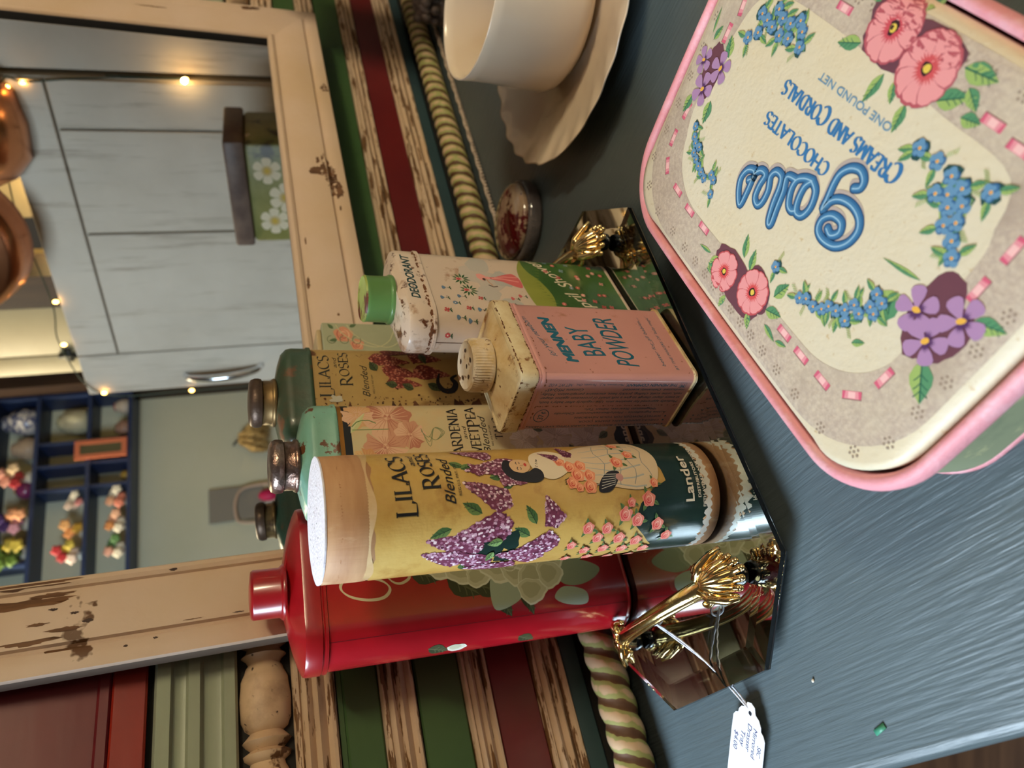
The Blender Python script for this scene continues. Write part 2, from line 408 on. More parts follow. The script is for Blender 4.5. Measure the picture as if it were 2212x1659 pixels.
# turned half baluster
bm = nb(); rings = []; N = 700
bal = [(0, .62), (.05, .84), (.14, .97), (.32, 1.0), (.52, .93), (.64, .76), (.70, .62), (.73, .66), (.765, .9), (.80, .9), (.835, .62), (.86, .66), (.895, .93), (.94, .93), (.975, .68), (1, .62)]
def balr(u):
    u %= 1
    for (a, ra), (b, rb) in zip(bal, bal[1:]):
        if a <= u <= b:
            t = (u - a) / (b - a); t = t * t * (3 - 2 * t); return ra + (rb - ra) * t
for i in range(N + 1):
    x = WL + (WR - WL) * i / N; r = .0152 * balr((x + .4105) / .0575)
    rings.append([(x, -r * sin(pi * k / 14) * .95, zz(.239) - r * cos(pi * k / 14)) for k in range(15)])
loft(bm, rings, closed=True); wobj('trim_14', bm, mat('crackled_cream_paint', rgb(200, 170, 136), .55, spots=[(rgb(130, 105, 82), 24, .5, .72), (WOODB, 13, .615, .63, (1, 1, 1)), (rgb(60, 42, 28), 150, .63, .68)], bump=(150, .3, (1, 1, 1))), auto=60)
# rope moulding: cream and green with brown wood showing in the twists
bm = nb(); rings = []; N = 1400; K = 24
for i in range(N + 1):
    x = WL + (WR - WL) * i / N; rg = []
    for k in range(K):
        t = 2 * pi * k / K; ph = t * 1.0 - x * 2 * pi / .034 * 1.0
        r = .0118 * (1 + .17 * abs(cos(ph * 1.0 * 1.0)) ** .7) if False else .0122 * (1 + .16 * (abs(sin(ph / 1.0)) - .5))
        rg.append((x, -.0255 - r * cos(t), .0155 + r * sin(t)))
    rings.append(rg)
loft(bm, rings)
M_rope = bpy.data.materials.new('rope_moulding_paint'); M_rope.use_nodes = True
nt = M_rope.node_tree; B = nt.nodes['Principled BSDF']; B.inputs['Roughness'].default_value = .6
tc = nt.nodes.new('ShaderNodeTexCoord'); sp = nt.nodes.new('ShaderNodeSeparateXYZ'); nt.links.new(tc.outputs['Object'], sp.inputs[0])
def mth(op, a, b=None):
    n = nt.nodes.new('ShaderNodeMath'); n.operation = op
    for i, v in enumerate((a, b)):
        if v is None: continue
        if isinstance(v, (int, float)): n.inputs[i].default_value = v
        else: nt.links.new(v, n.inputs[i])
    return n.outputs[0]
ang = mth('ARCTAN2', mth('SUBTRACT', sp.outputs['Z'], .0155), mth('MULTIPLY', mth('ADD', sp.outputs['Y'], .0255), -1.0))
nz = nt.nodes.new('ShaderNodeTexNoise'); nz.inputs['Scale'].default_value = 90; nt.links.new(tc.outputs['Object'], nz.inputs['Vector'])
ph = mth('SUBTRACT', ang, mth('MULTIPLY', sp.outputs['X'], 2 * pi / .034))
sn = mth('ADD', mth('ABSOLUTE', mth('SINE', ph)), mth('MULTIPLY', mth('SUBTRACT', nz.outputs['Fac'], .5), .9))
cr = nt.nodes.new('ShaderNodeValToRGB'); nt.links.new(sn, cr.inputs[0])
e = cr.color_ramp.elements; e[0].position = .2; e[0].color = rgb(84, 54, 30); e[1].position = 1.0; e[1].color = rgb(196, 166, 132)
for p_, c_ in ((.48, rgb(96, 64, 36)), (.52, rgb(146, 148, 84)), (.84, rgb(150, 150, 90)), (.90, rgb(190, 160, 124))):
    q = e.new(p_); q.color = c_
nt.links.new(cr.outputs[0], B.inputs['Base Color'])
wobj('trim_15', bm, M_rope)

# ------------------------------------------------------------------ the dresser: a dark slate painted top
DM = WM
M_top = mat('slate_teal_paint', rgb(84, 95, 97), .38, spots=[(rgb(74, 84, 86), 5, .35, .7), (rgb(130, 142, 146), 260, .73, .78)], bump=(420, .65, (1, .06, 1)), spec=.85)
dr = thing('dresser', 'dark slate painted dresser top carrying the tins, tray, cup and chocolate box', 'dresser')
dr.matrix_world = WM
def dtop():
    bm = nb(); n = 8
    # left end edge and front edge with rounded corner; top surface at z = 0
    x0, x1, y0, y1, r = -.513, .69, -.474, -.0005, .02
    P = []
    for (cx, cy, a0) in ((x1 - r, y0 + r, -90), (x1 - .002, y1 - .002, 0), (x0 + .002, y1 - .002, 90), (x0 + r, y0 + r, 180)):
        rr = r if cy == y0 + r else .002
        for k in range(n + 1):
            t = R_(a0 + 90 * k / n); P.append((cx + rr * cos(t), cy + rr * sin(t)))
    loft(bm, [[(x * 1 - (.006 if 0 else 0), y, -.03) for x, y in P]] + [[(x + dx * (1 if x < 0 else -1), y + dy, z) for x, y in P] for dx, dy, z in ((0, 0, -.006), (.0008, .0008, -.003), (.003, .003, -.0008), (.006, .006, 0))])
    return bm
obj('top', dtop(), M_top, dr, auto=40)
bm = nb(); box(bm, -.495, .68, -.445, -.001, -.7, -.03); obj('cabinet_body', bm, M_top, dr, smooth=False)
bm = nb(); box(bm, -2.2, 3.2, -2.6, 2.4, -.75, -.70); struct(obj('floor', bm, mat('brown_floor_boards', rgb(92, 62, 40), .4, spots=[(rgb(60, 38, 24), 3, .35, .7, (1, 12, 1))]), None, smooth=False))

# small chips of paint on the top
def at_table(x, y, z=0): return Vector((x, y, z))
bm = nb(); box(bm, -.0035, .0035, -.0012, .0012, 0, .0006)
o = tag(obj('paint_chip', bm, ink(66, 140, 110)), 'tiny green paint flake lying on the slate dresser top near the edge', 'paint chip'); o.location = (-.151, .2222, .0001); o.rotation_euler = (0, 0, R_(-40))
bm = nb(); sphere(bm, (0, 0, .0006), .0008, (1.3, 1, .7), 8)
o = tag(obj('crumb', bm, ink(216, 206, 190)), 'tiny pale crumb lying on the slate dresser top beside the price tag', 'crumb'); o.location = (-.144, .2595, 0)

# ------------------------------------------------------------------ leaning mirror
MO = WOLD + Vector((sin(WA), -cos(WA), 0)) * .020 + Vector((0, 0, .2))
DE, RO = .0717, .0191
Hh = Vector((cos(WA), sin(WA), 0)); Nn = Vector((sin(WA), -cos(WA), 0))
Uu = Vector((-Nn.x * sin(DE), -Nn.y * sin(DE), cos(DE)))
E1 = Hh * cos(RO) + Uu * sin(RO); E2 = -Hh * sin(RO) + Uu * cos(RO); E3 = E1.cross(E2).normalized()
MM = Matrix(((E1.x, E2.x, E3.x, MO.x), (E1.y, E2.y, E3.y, MO.y), (E1.z, E2.z, E3.z, MO.z), (0, 0, 0, 1)))
mir = thing('framed_mirror', 'large mirror in a chipped cream wooden frame leaning against the painted back panel', 'mirror'); mir.matrix_world = MM
mx0, mx1, my0, my1 = -.3078, .3049, .0038, .29
bm = nb(); box(bm, mx0 - .006, mx1 + .006, my0 - .006, my1 + .006, -.0035, 0); obj('mirror_glass', bm, mat('mirror_silver', (.86, .87, .84, 1), .0, 1.0), mir, smooth=False)
M_frame = mat('chipped_cream_frame_paint', rgb(208, 182, 160), .5, spots=[(rgb(196, 166, 132), 7, .35, .75), (WOODB, 7.0, .675, .685, (1, 1, 1)), (rgb(70, 44, 34), 26, .72, .735)], bump=(140, .2, (1, 1, 1)))
FP = [(0, .000), (0, .004), (.0015, .0062), (.004, .007), (.0065, .006), (.0075, .004), (.010, .0044), (.016, .0068), (.026, .009), (.036, .0102), (.0405, .0102), (.0415, .0076), (.043, .007), (.045, .0086), (.052, .0102), (.0565, .0096), (.0575, .0076), (.0575, -.004), (0, -.004)]
M_side = mat('shade_toned_frame_side', rgb(104, 88, 74), .7)  # frame sides coloured darker to stand in for the shade on them
def rail(name, kind):
    bm = nb()
    def place(a, d, h):
        if kind == 'b': return (a(d), my0 - d, h)
        if kind == 't': return (a(d), my1 + d, h)
        if kind == 'l': return (mx0 - d, a(d), h)
        return (mx1 + d, a(d), h)
    lo, hi = (mx0, mx1) if kind in 'bt' else (my0, my1)
    loft(bm, [[place(lambda d: lo - d, d, h) for d, h in FP], [place(lambda d: hi + d, d, h) for d, h in FP]])
    o = obj(name, bm, [M_frame, M_side], mir, auto=30)
    for p in o.data.polygons:
        if all(o.data.vertices[v].co.z < .0080 for v in p.vertices) and min(o.data.vertices[v].co.z for v in p.vertices) < -.003 and abs(p.normal.z) < .3: p.material_index = 1
    return o
for k, n_ in (('b', 'bottom_rail'), ('t', 'top_rail'), ('l', 'side_rail'), ('r', 'side_rail')): rail(n_, k)
bm = nb(); box(bm, mx1 - .0016, mx1 + .0002, my0, my1, 0, .0042); obj('inner_gap_shade_strip', bm, ink(26, 22, 24), mir, smooth=False)  # black strip standing in for the dark reflected gap beside the glass
# paint lost down to brown wood (patches with their own outlines) on the frame
fm = lambda x, y, h: Vector((x, y, 0)) + Vector((0, 0, h))
def prof_h(d):
    for (a, ha), (b, hb) in zip(FP[1:17], FP[2:17]):
        if a <= d <= b: return ha + (hb - ha) * (d - a) / max(b - a, 1e-9)
    return .012
def frame_map(x, y, h):
    if y < my0: d = my0 - y
    elif x < mx0: d = mx0 - x
    elif x > mx1: d = x - mx1
    else: d = 0
    return Vector((x, y, prof_h(min(d, .0574)) + h))
A = Art(frame_map, .10, 1.2)
brown = mat('bare_brown_wood', rgb(112, 74, 42), .65, spots=[(rgb(84, 54, 30), 30, .4, .6, (6, 1, 6))])
dk = ink(62, 42, 34, .7)
def patch(x, y, lx, ly, n=26, m=brown, j=.35, rot=0):
    P = []
    for i in range(n):
        t = 2 * pi * i / n; q = 1 + random.uniform(-j, j); a, b = lx * q * cos(t), ly * q * sin(t)
        P.append((x + a * cos(rot) - b * sin(rot), y + a * sin(rot) + b * cos(rot)))
    A.poly(P, m)
# left rail patches (top of the picture's left rail), in mm
for (d, y, ld, ly) in ((3, 178, 2.5, 26), (14, 182, 3.2, 30), (10, 160, 1.5, 10), (28, 165, 1.0, 5), (33, 150, 1.3, 9), (38, 168, 1.5, 14), (44, 150, 1.0, 10), (20, 158, .8, 2), (24, 147, .7, 2), (48, 120, .7, 1.2), (5, 96, .7, 2.2), (46, 105, .6, 1.2), (39, 60, .4, 3), (39, 85, .3, 5), (30, 140, 1.4, 2.5)):
    patch(-307.8 - d, y, ld, ly, m=brown if ly > 4 else dk)
# bottom rail patches: a large flake right of the tins
for (x, d, lx, ld) in ((120, 40, 10, 3.5), (114, 36, 5, 7), (108, 44, 9, 2.2), (92, 46, 10, 3.6), (85, 49, 6, 2), (128, 33, 3, 1.2), (101, 40, 3, 1.6), (-30, 10, 4, 1.0), (-70, 30, 1, .6), (60, 47, 2, .6), (250, 52, 4, 2.5), (-110, 45, 1.2, .6), (20, 12, 3, .6)):
    patch(x - 42, 3.8 - d, lx * 1.35, ld * 1.35, 40, j=.5)
for (y, d, ly, ld) in ((20, 50, 9, 2.5), (60, 43, 22, 1.0), (120, 30, 16, .8), (150, 48, 14, 2.6), (205, 46, 20, 3), (90, 6, 3, 1)):
    patch(304.9 + d, y, ld, ly, 28, j=.5)
A.build('bare_wood_patches', mir)

# ------------------------------------------------------------------ octagonal mirrored tray
FLx, FLy = -.0835, .2655; TA = R_(34.65)
TM = Matrix.Translation((FLx, FLy, 0)) @ Matrix.Rotation(TA, 4, 'Z')
tray = thing('vanity_tray', 'octagonal mirrored tray with gold leaf shaped handles under the tins', 'tray', (FLx, FLy, 0), TA)
ZT = .015; TH = .0042
def octo(i, z, c=.0445):
    x0, x1, y0, y1 = -.0425 + i, .289 - i, 0 + i, .1805 - i; c2 = c - i * .59
    return [(x0 + c2, y0, z), (x1 - c2, y0, z), (x1, y0 + c2, z), (x1, y1 - c2, z), (x1 - c2, y1, z), (x0 + c2, y1, z), (x0, y1 - c2, z), (x0, y0 + c2, z)]
M_glass = mat('tray_glass', (.97, 1.0, .985, 1), .0, trans=1.0, ior=1.5)
bm = nb(); loft(bm, [octo(0, ZT - TH), octo(0, ZT - .0012), octo(.0135, ZT)]); obj('glass_plate', bm, M_glass, tray, smooth=False)
bm = nb(); loft(bm, [octo(.0, ZT - TH - .0011), octo(.0, ZT - TH - .0001)]); g = obj('silvered_back', bm, [mat('tray_silver', (.93, .95, .93, 1), .0, 1.0), mat('tray_back', rgb(30, 36, 40), .5)], tray, smooth=False)
for p in g.data.polygons: p.material_index = 0 if p.normal.z > .5 else 1
for (x, y) in ((.01, .03), (.236, .03), (.01, .15), (.236, .15)):
    bm = nb(); lathe(bm, [(.0075, 0), (.008, .001), (.008, .009), (.007, ZT - TH - .0011)], 24, c=(x, y)); obj('foot', bm, ink(22, 22, 24), tray)
M_gold = mat('polished_gold_metal', (.83, .60, .27, 1), .16, 1.0, bump=(300, .15, (1, 1, 1)))
M_blk = mat('black_standoff', rgb(14, 16, 20), .15)
def handle(e1, flip):
    hx = e1; y0, y1 = .031, .149; zb = ZT + .0085
    bm = nb()
    mid = (y0 + y1) / 2; sg = -1 if not flip else 1
    pts = []; rad = []
    for i in range(33):
        t = i / 32; y = y0 + .006 + (y1 - y0 - .012) * t
        z = zb + .0235 * sin(pi * t) ** .62 - .001; x = hx + sg * .004 * sin(pi * t)
        pts.append((x, y, z)); rad.append(.0031 + .0022 * abs(2 * t - 1) ** 1.5)
    for dx, sc in ((0, 1.0), (-.0026, .55), (.0026, .55)):
        tube(bm, [(p[0] + dx, p[1], p[2] + (.0012 if dx == 0 else 0)) for p in pts], [r * sc for r in rad], 12, flat=.8)
    h = obj('handle', bm, M_gold, tray)
    for (yy, dr_) in ((y0, 1), (y1, -1)):        # acanthus leaf at each end of the bail
        bm = nb(); sphere(bm, (hx, yy, zb + .002), .006, (1.15, 1.2, .55), 20)
        for k in range(-3, 4):
            a = k * .33; L = .0215 - .0012 * abs(k)
            P = []; Rr = []
            for i in range(13):
                t = i / 12; s_ = L * t; x = hx + sin(a * (1.0 - .35 * t)) * s_ * 1.05; y = yy - dr_ * (cos(a) * s_ - .010)
                z = zb + .0125 * (1 - t) ** 1.2 + .0022 * sin(pi * t) - .004 * t ** 2 + (.0042 * max(0, t - .72) / .28)
                P.append((x, y, z)); Rr.append(.0012 + .0013 * sin(pi * min(1, t * 1.05)) + (.0006 if t > .85 else 0))
            tube(bm, P, Rr, 8)
            sphere(bm, P[-1], .0019, (1, 1, .9), 8)
        for sgn in (-1, 1):                      # curls on the shoulder of the leaf
            P = []; Rr = []
            for i in range(15):
                t = i / 14; a = -1.2 + t * 4.2; r = .006 * (1 - .6 * t)
                P.append((hx + sgn * (.0065 + r * cos(a) * .8), yy + dr_ * (.0105 - r * sin(a)), zb + .0085 + .0035 * t)); Rr.append(.0017 * (1 - .45 * t))
            tube(bm, P, Rr, 8)
            tube(bm, [(hx + sgn * .003, yy + dr_ * .013, zb + .012), (hx + sgn * .0085, yy + dr_ * .008, zb + .0105), (hx + sgn * .0125, yy + dr_ * .001, zb + .006), (hx + sgn * .0135, yy - dr_ * .005, zb + .0035)], [.0022, .0026, .0021, .0012], 8)
        obj('leaf_end', bm, M_gold, h)
        bm = nb(); lathe(bm, [(.0052, ZT), (.0058, ZT + .0008), (.0062, ZT + .004), (.0048, ZT + .0075), (.004, ZT + .0095)], 28, c=(hx, yy)); obj('standoff', bm, M_blk, h)
    return h
handle(.003, False); handle(.243, True)

# ------------------------------------------------------------------ tins
def tin_body(W, D, r, spec_rings, m, name, parent, auto=38):
    Q = fprint(W, D, r); bm = nb()
    loft(bm, [ring(Q, W, D, *s) for s in spec_rings]); return obj(name, bm, m, parent, auto=auto)
def knurl(k, amp): return lambda t, r, z: amp * abs(sin(k * t / 2))

# --- cardboard canister: yellow lilac label, wooden-brown paper rim, white perforated top
can = thing('talc_canister', 'tall yellow paper talc canister with lilac print and a white perforated top', 'canister', (-.0633, .3386, ZT))
cr_ = .0294; zc = .2249 - ZT
M_kraft = mat('brown_paper_rim', rgb(190, 146, 104), .6, spots=[(rgb(160, 110, 72), 9, .4, .65, (1, 1, 6)), (rgb(214, 184, 146), 70, .6, .75, (1, 1, .3))], bump=(220, .3, (1, 1, .1)))
bm = nb(); lathe(bm, [(cr_ - .0008, 0), (cr_, .0006), (cr_, .0105), (cr_ - .0002, .0112), (cr_ - .0002, zc - .0215), (cr_, zc - .021), (cr_ + .0002, zc - .016), (cr_, zc - .0018), (cr_ - .0008, zc - .0008)], 128)
obj('tube', bm, M_kraft, can)
bm = nb(); lathe(bm, [(cr_ - .0010, zc - .0012), (cr_ - .0001, zc - .0010), (cr_ + .0001, zc - .0002), (cr_ - .0012, zc)], 180, rip=lambda t, r, z: .004 * sin(37 * t) * sin(23 * t + 1)); obj('perforated_top', bm, mat('white_card', rgb(238, 232, 236), .8, spots=[(rgb(222, 210, 214), 120, .5, .75)], bump=(600, .5, (1, 1, 1))), can, auto=50)
top = Art(lambda x, y, h: Vector((x, y, zc + h)), .03, 0)
for i in range(15):
    a = i * 2.4; r = 3.0 + i * 1.15; top.blob(r * cos(a) - 1, r * sin(a), .42, ink(96, 84, 84), 7, .2, 1.7, R_(70)); top.blob(r * cos(a) - 1.5, r * sin(a) + .2, .25, ink(252, 252, 255), 6, .2, 1.5, R_(70))
top.build('shaker_holes', can)
cm = permap(2 * cr_, 2 * cr_, cr_)
M_lab = mat('yellow_label_paper', rgb(202, 164, 88), .32, spots=[(rgb(174, 130, 62), 16, .35, .68, (1, 1, .6)), (rgb(214, 184, 112), 9, .5, .75), (rgb(168, 124, 60), 60, .55, .75)], coat=.25, bump=(500, .12, (1, 1, 1)))
M_dgr = mat('dark_green_print', rgb(22, 42, 36), .3, spots=[(rgb(30, 50, 44), 30, .4, .6)], coat=.3)
O = -15.0                       # heights below are above the table; the canister stands on the tray
art = Art(cm, .08, 1.4)
u0, u1 = -90.0, 90.0
art.poly([(u0, 204 + O)] + [(u0 + (u1 - u0) * i / 60, 203.0 + O + .5 * sin(i * 1.7) + .4 * sin(i * .9)) for i in range(61)] + [(u1, 32 + O), (u0, 32 + O)], M_lab)
P1 = [(-90 + i * 1.5, (217.5 + .25 * sin(i * 1.9)) + O) for i in range(121)]; P2 = [(-90 + i * 1.5, (206.5 + .5 * sin(i * 1.3) + .7 * sin(i * 2.9) + .4 * sin(i * .4)) + O) for i in range(121)]
art.poly(P1 + P2[::-1], mat('browner_paper_band', rgb(160, 108, 70), .55, spots=[(rgb(184, 134, 92), 40, .4, .7, (1, 1, .2))], coat=.2))
# clear tape left round the rim
tape = mat('yellowed_tape', rgb(226, 200, 158), .2, spots=[(rgb(206, 170, 122), 30, .4, .6)], coat=.5)
P1 = [(-50 + i * 2.0, 209.5 + O + .8 * sin(i * 1.3) + .9 * sin(i * .45 + 1)) for i in range(56)]; P2 = [(-50 + i * 2.0, 203.5 + O + 1.4 * sin(i * .37)) for i in range(56)]
art.poly(P1 + P2[::-1], tape)
# dark green hem with the scalloped shoulder where the skirt and roses stand
art.poly([(u0, 56 + O)] + [(-90 + i * 3, (56 + 4 * sin(i * 1.9) + 3 * sin(i * .6)) + O) for i in range(24)] + [(-16, 62 + O), (-8, 70 + O), (2, 66 + O), (9, 58 + O), (13, 49 + O), (20, 50 + O), (27, 54 + O), (36, 60 + O), (48, 58 + O), (u1, 56 + O), (u1, 32 + O), (u0, 32 + O)], M_dgr)
P1 = [(-90 + i * 3, (34 + 1.2 * sin(i)) + O) for i in range(61)]; P2 = [(-90 + i * 1.5, (24.6 + 1.2 * sin(i * 1.9) + .8 * sin(i * .83)) + O) for i in range(121)]
art.poly(P1 + P2[::-1], M_dgr)
P1 = [(-90 + i * 1.5, (24.8 + 1.3 * sin(i * 1.7)) + O) for i in range(121)]; P2 = [(-90 + i * 1.5, (21.2 + .9 * sin(i * 2.3)) + O) for i in range(121)]
art.poly(P1 + P2[::-1], ink(206, 200, 186))
LILC = [ink(*c) for c in ((112, 50, 74), (158, 102, 126), (206, 166, 182), (128, 64, 84), (86, 36, 56), (184, 136, 156), (232, 208, 212))]
LF, LF2, LFD = ink(66, 96, 52), ink(98, 122, 66), ink(30, 52, 36)
for (x, y, L, wd, a) in ((-3, 168, 11, 5, 110), (3, 153, 11, 5.5, 60), (-10, 128, 10, 5, 60), (-4, 125, 11, 5, 30), (-22, 120, 9, 4.5, 40), (31, 165, 9, 4.5, -120), (26, 160, 8, 4.5, -70), (20, 147, 10, 5, -80), (14, 141, 8, 4, -60), (-24, 160, 10, 5, 200), (-18, 147, 9, 5, 250)):
    art.leaf(x, y + O, L, wd, R_(a), LF, LF2, LFD)
for (x, y, r) in ((-16, 148, 8), (-12, 138, 7), (-22, 138, 7), (-10, 150, 6), (-20, 156, 6)):
    art.blob(x, y + O, r * .8, M_dgr, 12, .3)
for (x, y, L, wd, a, n) in ((-14, 152, 28, 13, 78, 230), (-3, 138, 30, 15, 100, 260), (6, 138, 26, 12, 62, 170), (-22, 160, 22, 11, 72, 150), (-28, 146, 24, 13, 60, 160), (-14, 112, 22, 13, 100, 190), (-6, 114, 16, 11, 20, 120), (27, 130, 28, 12, 95, 200), (21, 142, 14, 10, 250, 120), (34, 142, 20, 9, 70, 120), (-24, 118, 26, 13, 80, 180), (-34, 130, 28, 13, 80, 160), (22, 150, 9, 6, 40, 60)):
    art.lilac(x, y + O, L, wd, R_(a), LILC, n, LILC[0])
art.leaf(-11, 142 + O, 8, 4.5, R_(100), LF2, ink(130, 160, 96), LFD); art.leaf(-17, 146 + O, 7, 4, R_(160), LF2, ink(130, 160, 96), LFD)
K_ = ink(22, 22, 26, .4)
art.serif('LILACS', 3.6, 186.0 + O, 7.4, K_, 34.5, big=(0,), arcf=lambda x: .028 * x + .0)
art.serif('ROSES', 15.6, 173.8 + O, 6.3, K_, 25, big=(0,))
art.text('and', 29.0, 181.6 + O, 2.9, K_, shear=.35, xs=1.0, width=8.0)
art.text('Blended', 8.2, 165.6 + O, 5.0, K_, shear=.42, width=24)
art.text('REG U.S. PAT. OFF.', 12.0, 162.4 + O, 1.3, K_, width=18)
# the lady: dark hair, pale face, lace dress, striped fan, armful of roses
SK = ink(214, 172, 128); HR = ink(26, 26, 32); WH = ink(224, 204, 172); GY = ink(150, 148, 140)
art.poly([(x, y + O) for x, y in spline([(20, 121, 0), (27, 124, 0), (34, 121, 0), (37, 112, 0), (33, 104, 0), (26, 100, 0), (20, 106, 0), (17, 114, 0)], 5, True) for _ in (0,)] if False else [(p.x, p.y + O) for p in spline([(20, 121, 0), (27, 124, 0), (34, 121, 0), (37, 112, 0), (33, 104, 0), (26, 100, 0), (20, 106, 0), (17, 114, 0)], 5, True)], WH)
art.poly([(p.x, p.y + O) for p in spline([(16.5, 129, 0), (18.5, 136, 0), (24, 139.5, 0), (30, 137, 0), (29, 134, 0), (24, 134, 0), (22, 130, 0), (22, 126, 0), (24, 122, 0), (22, 119, 0), (18, 119, 0), (16, 123, 0)], 5, True)], HR)
art.poly([(p.x, p.y + O) for p in spline([(21.5, 130, 0), (23, 134, 0), (27, 135, 0), (30, 132, 0), (30, 127.5, 0), (28, 124.5, 0), (24.5, 124.5, 0), (22, 127, 0)], 5, True)], SK)
art.ribbon([(23.3, 131.2 + O), (24.2, 131.6 + O), (25.1, 131 + O)], .45, HR); art.ribbon([(26.8, 130.9 + O), (27.6, 131.4 + O), (28.5, 130.9 + O)], .45, HR)
art.ribbon([(23.2, 129.8 + O), (24.1, 129.4 + O), (25, 129.8 + O)], .35, HR); art.ribbon([(27, 129.7 + O), (27.7, 129.3 + O), (28.5, 129.7 + O)], .35, HR)
art.blob(26.4, 126.6 + O, .8, ink(190, 60, 50), 8, .1, 1.6); art.ribbon([(26, 129.6 + O), (25.8, 128.3 + O), (26.3, 128 + O)], .25, ink(150, 100, 70))
for i in range(11): art.blob(23 + 6.5 * sin(i * .28), (121.2 - 1.8 * sin(i * .32)) + O, .33, K_, 6, .05)
# full skirt (gathered lace) down to the hem
art.poly([(p.x, p.y + O) for p in spline([(17, 100, 0), (26, 104, 0), (35, 100, 0), (42, 84, 0), (46, 62, 0), (38, 55, 0), (28, 51, 0), (19, 52, 0), (12, 56, 0), (9, 66, 0), (12, 84, 0)], 5, True)], ink(212, 186, 150))
for k in range(7):
    x = 12 + 4.6 * k
    art.ribbon([(x + 1.5 * sin(j * 1.1 + k), (94 - j * 6.5) + O) for j in range(6)], .9, ink(168, 166, 158), taper=lambda t: .4 + .6 * t)
for k in range(4): art.ribbon([(12 + j * 4, (84 - k * 8.5) + 1.6 * sin(j * 1.5 + k) + O) for j in range(8)], .45, ink(140, 140, 132))
# fan
art.poly([(p.x, p.y + O) for p in spline([(9.5, 90, 0), (15, 88, 0), (19.5, 82, 0), (19, 76, 0), (13, 79, 0), (9, 84, 0)], 4, True)], HR)
for k in range(6): art.ribbon([(10.6 + k * 1.5, (88.5 - k * .5) + O), (11.7 + k * 1.25, (84 - k * .5) + O), (12.6 + k * 1.05, (80 - k * .5) + O)], .28, ink(206, 200, 188))
art.blob(16, 76.5 + O, 2.2, ink(190, 138, 130), 10, .12)
for k in range(3): art.ribbon([(14 + k * 1.1, 108 + O), (16 + k * 1.1, 103 + O), (15.5 + k, 98 + O)], .35, HR)
RA, RB, RC = ink(226, 146, 106), ink(200, 72, 52), ink(240, 178, 140)
RP, RQ, RS = ink(222, 130, 112), ink(206, 66, 66), ink(238, 176, 156)
def rose_leafs(x, y, r):
    for a in (20, 140, 250): art.leaf(x + r * .7 * cos(R_(a)), y + r * .7 * sin(R_(a)), r * 1.1, r * .55, R_(a + random.uniform(-20, 20)), LF2, ink(84, 112, 66), LFD)
for (x, y, r) in ((23.6, 103, 3.4), (14.6, 104, 3.2), (18.5, 100, 3.6), (24, 97, 3.2), (12.2, 94.5, 3.6), (18, 93.5, 3.2), (27, 107.5, 2.8), (12, 100.5, 2.2)):
    art.rose(x, y + O, r, RA, RB, RC)
for (x, y, L, wd, a) in ((30, 100, 12, 6, 20), (29, 107, 11, 5, 60)): art.lilac(x, y + O, L, wd, R_(a), LILC[:4], 50, LILC[4])
for (x, y, r) in ((25, 75, 3.6), (-2.7, 75.5, 3.8), (4, 61.5, 3.9), (-6.2, 68, 3.6), (-9.4, 55.5, 3.6), (-9.4, 85.5, 3.2), (-14.5, 90, 3), (-8.4, 96.5, 3.2), (-16, 77, 3.4), (-19, 66, 3.4), (-17, 48, 3.2), (-23, 84, 3), (-25, 72, 3.2), (-27, 58, 3.2), (-23, 95, 2.8), (-31, 90, 3), (-34, 76, 3), (-36, 62, 3), (30, 66, 3), (40, 70, 3), (-18, 104, 2.6), (-30, 103, 2.6), (-40, 50, 3), (3, 72, 2.4), (12, 57, 2.5)):
    rose_leafs(x, y + O, r); art.rose(x, y + O, r, RP if x < 10 else RA, RQ, RS)
WT = ink(226, 212, 190)
art.text('Lander', 1.2, 33.0 + O, 5.2, WT, width=25.5, bold=.35)
art.text('DISTRIBUTORS', 3.0, 28.6 + O, 1.75, WT, width=19.5, bold=.1)
art.text('FIFTH AVENUE  NEW YORK', -2.0, 25.4 + O, 1.75, WT, width=33, bold=.1)
art.build('printed_label', can)

# --- mint tin and rusty green tin share a shape
def talc_tin(name, label, loc, rz, W, D, zr, ztop, capc, M_body, M_sh, M_cap, M_neck):
    t = thing(name, label, 'talc tin', (*loc, ZT), rz, 'talc tins on the mirrored tray'); r = .0135; b = zr - ZT
    tin_body(W, D, r, [(.0012, 0), (0, .0008), (0, .0022), (.0008, .003), (.0008, b - .0012)], M_body, 'body', t)
    tin_body(W, D, r, [(.0006, b - .0012), (-.0004, b - .0006), (-.0004, b + .0012), (.0003, b + .002), (.0003, b + .0105), (.0010, b + .0135), (.0034, b + .0165, .04, .016), (.0070, b + .0186, .30, .0150), (.0100, b + .0200, .75, .0138), (.0100, b + .0206, 1.0, .0132)], M_sh, 'shoulder', t, auto=60)
    z0 = b + .0195; cr = .0146
    bm = nb(); lathe(bm, [(.0135, z0), (cr, z0 + .0004), (cr + .0005, z0 + .0016), (cr - .0002, z0 + .0028), (.0137, z0 + .0034), (.0136, z0 + .0085)], 64); obj('neck_ring', bm, M_neck, t)
    bm = nb(); lathe(bm, [(.0136, z0 + .0085), (cr, z0 + .0088), (cr + .0004, z0 + .0105), (cr + .0004, z0 + .0125), (cr - .0006, z0 + .0148), (.0122, z0 + .0158), (.006, z0 + .0163), (.001, z0 + .0164)], 240, rip=lambda tt, r_, z: (-.012 * (abs(sin(60 * tt)))) if (z0 + .0095 < z < z0 + .014) else 0); obj('cap', bm, M_cap, t, auto=60)
    return t
M_mint = mat('mint_enamel_rusted', rgb(118, 168, 150), .3, spots=[(rgb(110, 150, 130), 12, .4, .7), (RUST, 85, .60, .625), (RUST, 52, .60, .615, (1, 1, .8))], coat=.3, bump=(260, .15, (1, 1, 1)))
